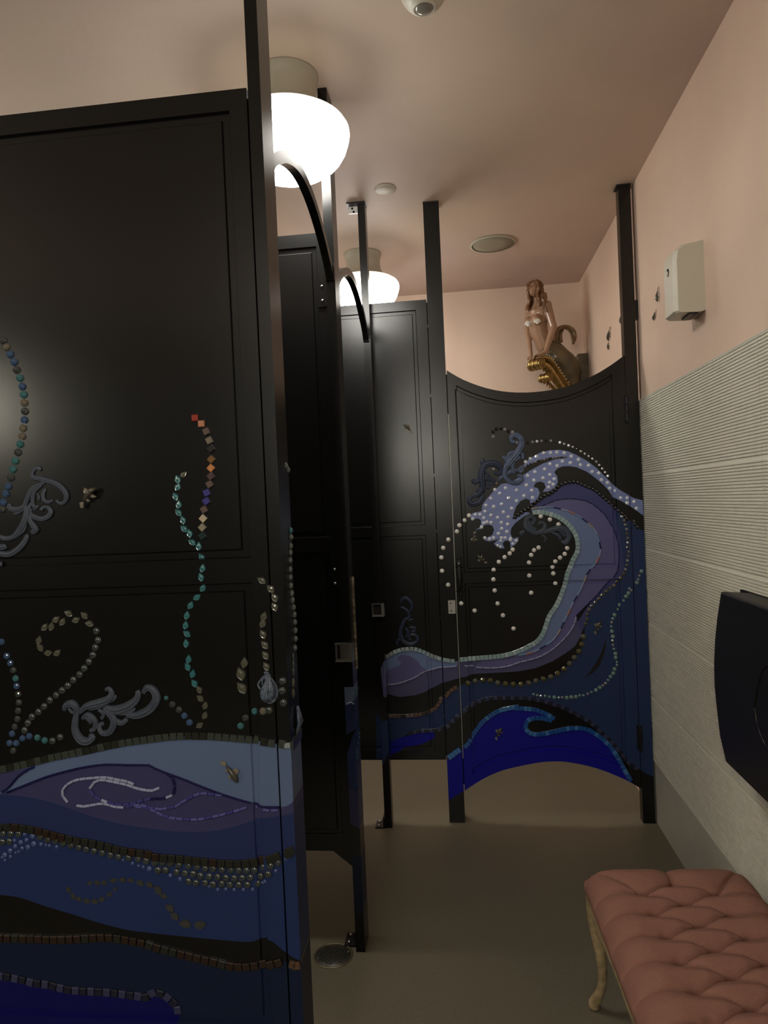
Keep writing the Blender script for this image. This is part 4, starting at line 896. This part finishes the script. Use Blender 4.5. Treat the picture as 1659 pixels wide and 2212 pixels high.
add('sensor_eye', MB().ball((-.101, -.002, .146), (.003, .008, .009), 12, 6).mesh('sensor_eye', 'white', True), t, (XR, 2.442, 2.088))
add('nozzle', MB().box((-.05, -.052, -.007), (-.022, .03, -.001)).mesh('nozzle', 'blkplastic'), t, (XR, 2.442, 2.088))
# fish on the wall
for (px, py), L, a, lb in (((1423, 638), .050, 95, 'upper dark resin fish on the pink wall left of the air freshener'), ((1416, 681), .042, 60, 'lower brown resin fish on the pink wall left of the air freshener'),
                           ((1318, 722), .068, 70, 'upper bronze fish on the pink wall behind the far door'), ((1316, 747), .045, 110, 'lower bronze fish on the pink wall behind the far door'), ((1343, 689), .045, 90, 'small grey fish half hidden behind the corner post')):
    v = on_x(px, py, XR); koi(None, (XR-.0005, v.y, v.z), L, math.radians(a), rotz=-math.pi/2, toplevel=lb)
# baby changing station: folded black shell, ends bowed out
t = thing('changing_station', 'folded black wall-mounted baby changing station above the bench', 'changing station', (XR, 1.68, .70))
xf = .73; ez = [(on_x(px, py, xf).y, on_x(px, py, xf).z) for px, py in ((1566, 1646), (1553, 1590), (1546, 1530), (1541, 1480), (1540, 1430), (1542, 1380), (1547, 1330), (1555, 1278))]
yc = 1.68; ezz = [(y, min(max(z, .705), 1.204)) for y, z in ez]
out = ezz+[(2*yc-y, z) for y, z in ezz[::-1]]
n = len(out); v = []; f = []
for x, ins in ((XR-.012, .012), (xf+.012, 0.), (xf+.003, .003), (xf, .010)):
    for y, z in out: v.append((x-XR, yc+(y-yc)*(1-ins*2)-1.68, .955+(z-.955)*(1-ins*2)-.70))
for a in range(3):
    for i in range(n):
        j = (i+1) % n; f.append((a*n+i, (a+1)*n+i, (a+1)*n+j, a*n+j))
f += [tuple(range(n)), tuple(3*n+i for i in range(n))[::-1]]
add('folding_bed', mesh('folding_bed', v, f, 'blkplastic'), t, (XR, 1.68, .70))
add('wall_frame', MB().box((-.012, -.46, -.01), (.0, .455, .50)).mesh('wall_frame', 'blackdk'), t, (XR-.0085, 1.68, .70))
rg = [on_x(px, py, xf-.002) for px, py in ((1628, 1528), (1633, 1560), (1643, 1590), (1659, 1622))]
y0 = rg[0].y; loop = [(0, y, z) for y, z in [(q.y-1.68, q.z-.70) for q in rg]]
loop += [(0, -.05, .10), (0, -.20, .13), (0, -.24, .25), (0, -.1, .36), (0, .1, .36), loop[0]]
add('grip_bead', MB().tube([(xf-XR, p[1], p[2]) for p in smooth_pts(loop, 6)], [.0028]*(6*(len(loop)-1)+1), 6, (1, 0, 0)).mesh('grip_bead', 'black', True), t, (XR, 1.68, .70))

# floor drain
t = thing('floor_drain', 'round metal floor drain grate at the foot of the second post', 'drain', (-.485, 2.244, 0))
add('drain_rim', MB().lathe([(.066, 0), (.066, .002), (.062, .003), (.059, .002), (.059, 0)], 40, cap=False).mesh('drain_rim', 'brass', True), t, (-.485, 2.244, 0))
mb = MB().lathe([(.059, .0004), (.058, .0016), (.001, .0017)], 40); add('grate', mb.mesh('grate', 'drain', True), t, (-.485, 2.244, 0))
mb = MB()
for i in range(-5, 6):
    for j in range(-5, 6):
        x, y = i*.0088, j*.0088
        if .008 < math.hypot(x, y) < .046: mb.box((x-.0026, y-.0026, .0014), (x+.0026, y+.0026, .0021), Matrix.Rotation(.6, 4, 'Z'))
o = add('grate_holes', mb.mesh('grate_holes', 'hole'), t, (-.485, 2.244, 0)); o['kind'] = 'stuff'
for a in (.4, 3.5): add('screw', MB().ball((.052*math.cos(a), .052*math.sin(a), .002), (.003, .003, .0012), 8, 4).mesh('screw', 'chrome', True), t, (-.485, 2.244, 0))

# ================================================================== TUFTED BENCH
bw, bl, bx, by, brot = .455, 1.22, .3105, 2.058, math.radians(2.3)
tb = thing('tufted_bench', 'rust-brown button-tufted bench with carved gold legs under the black changing station', 'bench', (.55, 1.46, 0))
def bxy(u, w_):   # u across from the aisle side, w_ along from the far end
    c, s_ = math.cos(brot), math.sin(brot)
    return bx+u*c+w_*s_, by-w_*c+u*s_
btn = []
for k in range(-1, 14):
    btn += [(.130, .148+.0935*k), (.326, .148+.0935*k), (.228, .101+.0935*k)]
btn = [b for b in btn if .06 < b[1] < bl-.07]
seg = []
for i, a in enumerate(btn):
    for b in btn[i+1:]:
        if .05 < math.dist(a, b) < .118 and abs(a[0]-b[0]) > .05: seg.append((a, b))
    if a[0] == .130: seg.append((a, (-.01, a[1]+.0)))
    if a[0] == .326: seg.append((a, (bw+.01, a[1]+.0)))
seg += [((.228, .101), (.228, -.01)), ((.130, .148), (.03, .03)), ((.326, .148), (bw-.03, .03))]
def sd(p, a, b):
    dx, dy = b[0]-a[0], b[1]-a[1]; t_ = max(0, min(1, ((p[0]-a[0])*dx+(p[1]-a[1])*dy)/(dx*dx+dy*dy)))
    return math.hypot(a[0]+dx*t_-p[0], a[1]+dy*t_-p[1])
ZC, RC = .400, .055
def cush(u, w_):
    cd_ = min(sd((u, w_), a, b) for a, b in seg if abs((a[1]+b[1])/2-w_) < .12) if any(abs((a[1]+b[1])/2-w_) < .12 for a, b in seg) else .05
    bd = min(math.hypot(u-b[0], w_-b[1]) for b in btn)
    e = min(u, bw-u, w_, bl-w_)
    k = min(1, max(0, e)/.07)
    puff = .011*min(1, bd/.055)**.8+.020*min(1, cd_/.042)**.42-.007*math.exp(-(cd_/.0036)**2)
    pit = .015*math.exp(-(bd/.0125)**2)
    z = ZC+puff*(.45+.55*k)-pit
    # rounded border
    du = max(0, RC-min(u, bw-u)); dw = max(0, RC-min(w_, bl-w_)); d = min(RC, math.hypot(du, dw) if du*dw > 0 else max(du, dw))
    return z-(RC-math.sqrt(max(RC*RC-d*d, 0)))*.75
nu, nw = 112, 300; V = []; F = []
def cr(u, w_):   # soften the plan corners
    rc = .035; du = rc-min(u, bw-u); dw = rc-min(w_, bl-w_)
    if du <= 0 or dw <= 0: return u, w_
    k = max(du, dw)/math.hypot(du, dw); nu_, nw_ = rc-du*k, rc-dw*k
    return (nu_ if u < bw/2 else bw-nu_), (nw_ if w_ < bl/2 else bl-nw_)
for j in range(nw+1):
    for i in range(nu+1):
        u = bw*i/nu; w_ = bl*j/nw
        u, w_ = cr(u, w_); x, y = bxy(u, w_)
        V.append((x-.55, y-1.46, cush(min(max(u, .001), bw-.001), min(max(w_, .001), bl-.001))))
for j in range(nw):
    for i in range(nu):
        a = j*(nu+1)+i; F.append((a, a+1, a+nu+2, a+nu+1)[::-1])
bd_ = [i for i in range(nu+1)]+[j*(nu+1)+nu for j in range(1, nw+1)]+[nw*(nu+1)+i for i in range(nu-1, -1, -1)]+[j*(nu+1) for j in range(nw-1, 0, -1)]
n0 = len(V); cxm, cym = sum(V[i][0] for i in bd_)/len(bd_), sum(V[i][1] for i in bd_)/len(bd_)
for lev, (zz, k) in enumerate(((.372, .006), (.352, .004), (.340, -.006))):
    for i in bd_:
        x, y, z = V[i]; L = math.hypot(x-cxm, y-cym); V.append((x+(x-cxm)/L*k, y+(y-cym)/L*k, min(zz, z)))
nb = len(bd_)
for i in range(nb):
    j = (i+1) % nb; F.append((bd_[j], bd_[i], n0+i, n0+j)[::-1])
    for l in (0, 1): F.append((n0+l*nb+j, n0+l*nb+i, n0+(l+1)*nb+i, n0+(l+1)*nb+j)[::-1])
F.append(tuple(n0+2*nb+i for i in range(nb)))
add('cushion', mesh('cushion', V, F, 'fabric', None, True), tb, (.55, 1.46, 0))
bm_ = MB().ball((0, 0, 0), (.0085, .0085, .004), 12, 6).mesh('button', 'fabric', True)
for b in btn:
    x, y = bxy(*b); add('button', bm_, tb, (x, y, cush(*b)+.001))
# carved apron under the cushion
mb = MB(); corners = [bxy(.012, .012), bxy(bw-.012, .012), bxy(bw-.012, bl-.012), bxy(.012, bl-.012)]
for a, b in zip(corners, corners[1:]+corners[:1]):
    n = 24; A = Vector((*a, 0)); B = Vector((*b, 0)); d = (B-A).normalized(); nrm = Vector((d.y, -d.x, 0)); v = []; f = []
    for k in range(n+1):
        t_ = k/n; p = A+(B-A)*t_; zb = .318-.012*(1-math.sin(math.pi*t_))**2+.004*math.sin(6*math.pi*t_)
        for s_ in (-.009, .012):
            for z in (zb, .345): q = p-nrm*s_*-1; v.append((q.x-.55, q.y-1.46, z))
    for k in range(n):
        o = 4*k; f += [(o, o+4, o+5, o+1), (o+2, o+3, o+7, o+6), (o, o+2, o+6, o+4), (o+1, o+5, o+7, o+3)]
    f += [(0, 1, 3, 2), (4*n, 4*n+2, 4*n+3, 4*n+1)]; mb.add(v, f)
add('apron', mb.mesh('apron', 'wood'), tb, (.55, 1.46, 0))
for u, w_, su, sw in ((.030, .030, -1, -1), (bw-.030, .030, 1, -1), (.030, bl-.030, -1, 1), (bw-.030, bl-.030, 1, 1)):
    x, y = bxy(u, w_); o = Vector((su*math.cos(brot), su*math.sin(brot), 0))+Vector((0, -sw, 0)); o = o.normalized()
    pr = [(.000, .342, .026), (.002, .318, .027), (.006, .285, .0245), (.004, .24, .020), (-.004, .19, .0165), (-.010, .14, .0138), (-.010, .10, .0125), (-.002, .065, .0125), (.012, .035, .0145), (.022, .015, .0165), (.022, .002, .0150)]
    mb = MB().tube([(o.x*d, o.y*d, z) for d, z, r in smooth_pts(pr, 3)], [r for d, z, r in smooth_pts(pr, 3)], 10, (1, 0, 0))
    mb.ball((o.x*.024, o.y*.024, .30), (.010, .010, .028), 8, 6)
    add('leg', mb.mesh('leg', 'wood', True), tb, (x, y, 0))

# ================================================================== MERMAID FIGUREHEAD
tm = thing('mermaid_statue', 'carved wooden mermaid figurehead on a gilt scroll bracket, high on the far wall', 'statue', (.68, 4.45, 2.2))
OM = Vector((.68, 4.45, 2.2))
def U(x, y, Y): return on_y(*cp('U', x, y), Y)-OM
def remeshed(name, mb, vox, smooth_it, mats, pick=None):
    me = mb.mesh(name+'_raw', mats[0]); o = bpy.data.objects.new(name+'_raw', me); COL.objects.link(o)
    r = o.modifiers.new('r', 'REMESH'); r.mode = 'VOXEL'; r.voxel_size = vox
    s_ = o.modifiers.new('s', 'SMOOTH'); s_.factor = .5; s_.iterations = smooth_it
    dg = bpy.context.evaluated_depsgraph_get(); dg.update()
    me2 = bpy.data.meshes.new_from_object(o.evaluated_get(dg)); me2.name = name
    bpy.data.objects.remove(o); bpy.data.meshes.remove(me)
    me2.materials.clear()
    for x in mats: me2.materials.append(M[x])
    fm = [pick(p.center) if pick else 0 for p in me2.polygons]
    me2.polygons.foreach_set('material_index', fm); me2.polygons.foreach_set('use_smooth', [True]*len(fm)); me2.update()
    return me2
b = MB()
YT = 4.30
head = U(222, 292, YT-.03); fdir = Vector((-.72, -.66, .18)).normalized(); side = fdir.cross(Vector((0, 0, 1))).normalized(); hup = side.cross(fdir)
Rh = Matrix((side, fdir, hup)).transposed()
b.ball(head, (.033, .040, .048), 16, 12, Rh)
b.ball(head+fdir*.012-hup*.026, (.024, .026, .024), 12, 8, Rh)
b.cap(head+fdir*.036+hup*.010, .0045, head+fdir*.047-hup*.007, .0065)                # nose
b.cap(head+fdir*.036-hup*.022-side*.007, .004, head+fdir*.036-hup*.022+side*.007, .004)      # mouth
b.ball(head+fdir*.032-hup*.037, .009, 10, 6)                                            # chin
for s_ in (-1, 1):
    b.cap(head+fdir*.032+hup*.014+side*s_*.006, .004, head+fdir*.026+hup*.013+side*s_*.020, .004)
    b.ball(head+side*s_*.033-hup*.002, (.005, .009, .012), 8, 6, Rh)
neck0, neck1 = U(235, 440, YT-.005), U(250, 590, YT+.0)
b.cap(neck0, .021, neck1, .023)
shl, shr = U(440, 590, YT-.06), U(108, 660, YT+.07)      # her left (towards us), her right
chest = (shl+shr)/2
b.cap(shl, .030, shr, .028); b.cap(neck1, .026, U(262, 700, YT), .05)
b.cap(U(340, 740, YT-.025), .046, U(200, 770, YT+.02), .044)
b.cap(U(330, 860, YT-.02), .042, U(210, 870, YT+.015), .040)
b.ball(U(250, 850, YT-.055), (.032, .032, .031), 12, 8); b.ball(U(105, 890, YT+.0), (.030, .030, .029), 12, 8)
b.cap(U(270, 900, YT), .056, U(310, 1120, YT+.01), .050)
b.cap(U(310, 1120, YT+.01), .050, U(380, 1290, YT+.02), .053)
b.cap(U(380, 1290, YT+.02), .053, U(520, 1470, YT+.035), .066)
# arms: upper arm, forearm, palm
def arm(sh, el, wr_, hand, r=(.026, .020, .0125)):
    b.cap(sh, r[0], el, r[1]); b.cap(el, r[1], wr_, r[2]); b.cap(wr_, r[2], hand, .012)
el1, wr1, hd1 = U(555, 1000, YT-.075), U(415, 1440, YT-.10), U(265, 1510, YT-.105)
arm(shl, el1, wr1, hd1, (.028, .023, .015))
el2, wr2, hd2 = U(80, 1040, YT+.05), U(135, 1430, YT-.02), U(140, 1530, YT-.045)
arm(shr, el2, wr2, hd2, (.024, .019, .013))
for hnd, dirn, spread in ((hd1, Vector((-.80, -.35, -.42)), Vector((0, -.7, .35))), (hd2, Vector((-.38, -.5, -.62)), Vector((-.75, .2, .1)))):
    dirn.normalize(); spread.normalize()
    for k, L in enumerate((.030, .036, .034, .027)):
        o_ = spread*(k-1.5)*.0085; a_ = hnd+o_*.8+dirn*.006; m_ = a_+(dirn+o_.normalized()*.2)*L*.6; e_ = m_+(dirn+Vector((0, 0, -.6))).normalized()*L*.45
        b.cap(a_, .0050, m_, .0045, 8); b.cap(m_, .0045, e_, .0036, 8)
    th_ = hnd-spread*.014; b.cap(hnd-spread*.006, .006, th_+dirn*.020, .0045, 8)
# tail: full hips running back and down, then curling up behind to a fluke
tailp = [(520,1470,.068,.035),(610,1570,.084,.05),(700,1680,.094,.07),(800,1800,.090,.09),(850,1920,.072,.10),(880,2060,.055,.10)]
for p, q in zip(tailp, tailp[1:]): b.cap(U(p[0], p[1], YT+p[3]), p[2], U(q[0], q[1], YT+q[3]), q[2])
b.cap(U(520, 1290, YT+.06), .040, U(640, 1480, YT+.08), .058); b.cap(U(640, 1480, YT+.08), .058, U(820, 1600, YT+.10), .045)
def pick(c):
    p = c+OM; a_ = U(330, 1420, YT)+OM; bb = U(560, 1230, YT)+OM
    d = Vector((bb.x-a_.x, bb.z-a_.z)); n_ = Vector((d.y, -d.x))
    q = Vector((p.x-a_.x, p.z-a_.z)).dot(n_) > 0
    arm_d = min(sd((p.x, p.z), (s1.x+OM.x, s1.z+OM.z), (s2.x+OM.x, s2.z+OM.z)) for s1, s2 in ((el1, wr1), (wr1, hd1), (el2, wr2), (wr2, hd2)))
    if p.z < hd1.z+OM.z+.02 and p.x < wr1.x+OM.x+.01 and p.y < YT-.03: return 0
    return 1 if q and not (arm_d < .026 and p.y < YT-.04) else 0
me_b = remeshed('body', b, .0042, 4, ['skin', 'tail'], pick)
add('body', me_b, tm, OM)
for s_ in (-1, 1): add('eye', MB().ball(head+fdir*.0335+hup*.006+side*s_*.0125, (.0045, .0035, .0028), 8, 5, Rh).mesh('eye', 'hair', True), tm, OM)
# hair: cap and long wavy locks
hb = MB(); hb.ball(head-fdir*.012+hup*.010, (.040, .040, .050), 16, 10, Rh)
hl = head-fdir*.004
for k in range(16):
    a_ = -math.pi*.36+math.pi*1.72*k/15-math.pi*.5
    o_ = (side*math.cos(a_)-fdir*math.sin(a_)*-1*-1)
    if o_.dot(fdir) > .55: continue
    pts = [head+hup*.05-fdir*.004+o_*.006]
    for j in range(1, 9):
        wv = .006*math.sin(j*1.7+k*1.3); rr = .040+.004*math.sin(j+k)
        pts.append(head+o_*(rr if j < 5 else rr+.004)+Vector((0, 0, .048-.021*j))+side*wv)
    hb.tube(smooth_pts([tuple(p) for p in pts], 3), [.0105+.002*math.sin(i*.9) for i in range(25)], 7, (.3, 1, 0))
for s_, st in ((1, U(360, 470, YT-.075)), (-1, U(140, 520, YT+.03))):
    for q in range(3):
        pts = [st+Vector((.006*q, -.004*q, .03))]+[st+Vector((.006*q+.006*math.sin(j*1.5+q), -.012-.003*j*(1 if s_ > 0 else 0), -.022*j)) for j in range(0, 5 if s_ > 0 else 4)]
        hb.tube(smooth_pts([tuple(p) for p in pts], 3), [.0095*(1-.7*i/(3*(len(pts)-1))) for i in range(3*(len(pts)-1)+1)], 7, (.3, 1, 0))
add('hair', hb.mesh('hair', 'hair', True), tm, OM)
# fluke ribbons
def ribbon(pts, name):
    mb = MB(); q = smooth_pts(pts, 5); mb.tube([U(p[0], p[1], YT+p[3]) for p in q], [p[2] for p in q], 10, (0, 1, 0), 1.)
    # flatten into a blade: scale thickness along the view-normal of the curve
    return mb
fl = MB()
q = smooth_pts([(620,1230,.014,.09),(600,1120,.020,.09),(640,1040,.022,.09),(740,995,.018,.09),(840,1010,.020,.09),(915,1090,.024,.09),(935,1200,.022,.09),(915,1300,.008,.09)], 5)
fl.tube([U(p[0], p[1], YT+p[3]) for p in q], [p[2]*.72 for p in q], 10, (0, 1, 0), 2.4)
q = smooth_pts([(690,1270,.014,.10),(680,1180,.013,.10),(690,1100,.010,.10),(740,1040,.006,.10)], 5)
fl.tube([U(p[0], p[1], YT+p[3]) for p in q], [p[2] for p in q], 8, (0, 1, 0), 1.8)
add('tail_fluke', fl.mesh('tail_fluke', 'fluke', True), tm, OM, label='bronze curled tail fluke')
for (x, y, Y) in ((262, 880, YT-.094), (98, 925, YT-.036)):
    sh = MB(); c_ = U(x, y+35, Y)
    for k in range(7):
        a_ = math.radians(-66+22*k); d_ = Vector((math.sin(a_)*.85, 0, math.cos(a_))); L = .026
        sh.cap(c_, .003, c_+d_*L+Vector((0, .008, 0)), .0040, 6)
    sh.ball(c_+Vector((0, 0, -.001)), (.011, .004, .006), 8, 5)
    add('breast_shell', sh.mesh('breast_shell', 'shellw', True), tm, OM)
# gilt bracket: two rolls with spiral cheeks, a sloping band with studs and acanthus
pf = Vector((-.70, -.714, 0)); ps = Vector((.70, -.714, 0))      # projects towards pf, rolls lie along ps
br = MB()
def roll(c, r, L, turns=2.2):
    Rr = Matrix((Vector((0, 0, 1)), ps.cross(Vector((0, 0, 1))), ps)).transposed().to_4x4(); Rr.translation = c
    n = 7; prof = []
    for k in range(n*4+1):
        t_ = k/(n*4); prof.append((r*(.80+.20*abs(math.sin(math.pi*t_*3))), -L/2+L*t_))
    br.lathe(prof, 24, Rr)
    pts = []
    for e in (-1, 1):
        pts = []
        for k in range(30):
            t_ = k/29; a_ = turns*2*math.pi*t_; rr = r*(1.02-.85*t_)
            pts.append(c+ps*(e*L/2)+(Vector((0, 0, 1))*math.cos(a_)-pf*math.sin(a_)*1)*rr)
        br.tube(pts, [r*.13]*30, 6, tuple(ps))
        br.ball(c+ps*(e*L/2), r*.2, 8, 5)
R1 = U(235, 1680, YT-.09); R2 = U(410, 1925, YT-.03)
roll(R1, .036, .085); roll(R2, .028, .075)
bandp = [U(300, 1560, YT-.07), U(420, 1590, YT-.055), U(520, 1720, YT-.03), U(620, 1870, YT+.0), U(730, 2030, YT+.04), U(860, 2220, YT+.09)]
bq = smooth_pts([tuple(p) for p in bandp], 6)
for off in (-.032, .032): br.tube([Vector(p)+ps*off for p in bq], [.0075]*len(bq), 8, tuple(ps))
br.tube([Vector(p) for p in bq], [.010]*len(bq), 8, tuple(ps), 3.0)
br.tube([Vector(p)+Vector((0, .01, -.035)) for p in bq], [.020]*len(bq), 8, tuple(ps), 1.6)
for k in range(6):
    a_ = k/5; c_ = U(430+60*a_*3, 1980+60*a_*3, YT+.03*a_); br.cap(c_, .010, c_+Vector((-.018+.01*k*.5, -.01, -.02)), .004, 8)
for x, y in ((400,1740),(440,1770),(380,1780),(470,1830),(500,1890),(430,1830)): br.ball(U(x, y, YT-.045), .009, 8, 5)
add('scroll_bracket', br.mesh('scroll_bracket', 'gold', True), tm, OM, label='gilt scroll bracket with rolled volutes')
st_ = MB().ball((0, 0, 0), (.0045, .0045, .0045), 8, 5).mesh('stud', 'shellw', True)
for k, x in enumerate(range(3, len(bq)-4, 1)):
    if k % 2 == 0: add('stud', st_, tm, OM+Vector(bq[x])+ps*.030+Vector((.004, 0, .014)))
kn = MB(); q = [U(1010, 2040, YT+.14), U(1005, 1900, YT+.12), U(1030, 1790, YT+.12), U(1065, 1790, YT+.12), U(1050, 1850, YT+.12), U(1020, 1880, YT+.12)]
kn.tube(smooth_pts([tuple(p) for p in q], 4), [.006]*21, 8, (0, 1, 0)); add('gilt_tendril', kn.mesh('gilt_tendril', 'gold', True), tm, OM)
a = on_y(*cp('U', 975, 1590), YB-.01); b_ = on_y(*cp('U', 1180, 1575), YB-.01)
add('mount_block', MB().box((a.x-.02-OM.x, 4.42-OM.y, 1.99-OM.z), (b_.x-OM.x, YB-OM.y, a.z-OM.z)).mesh('mount_block', 'tail'), tm, OM, label='dark wooden mounting block')
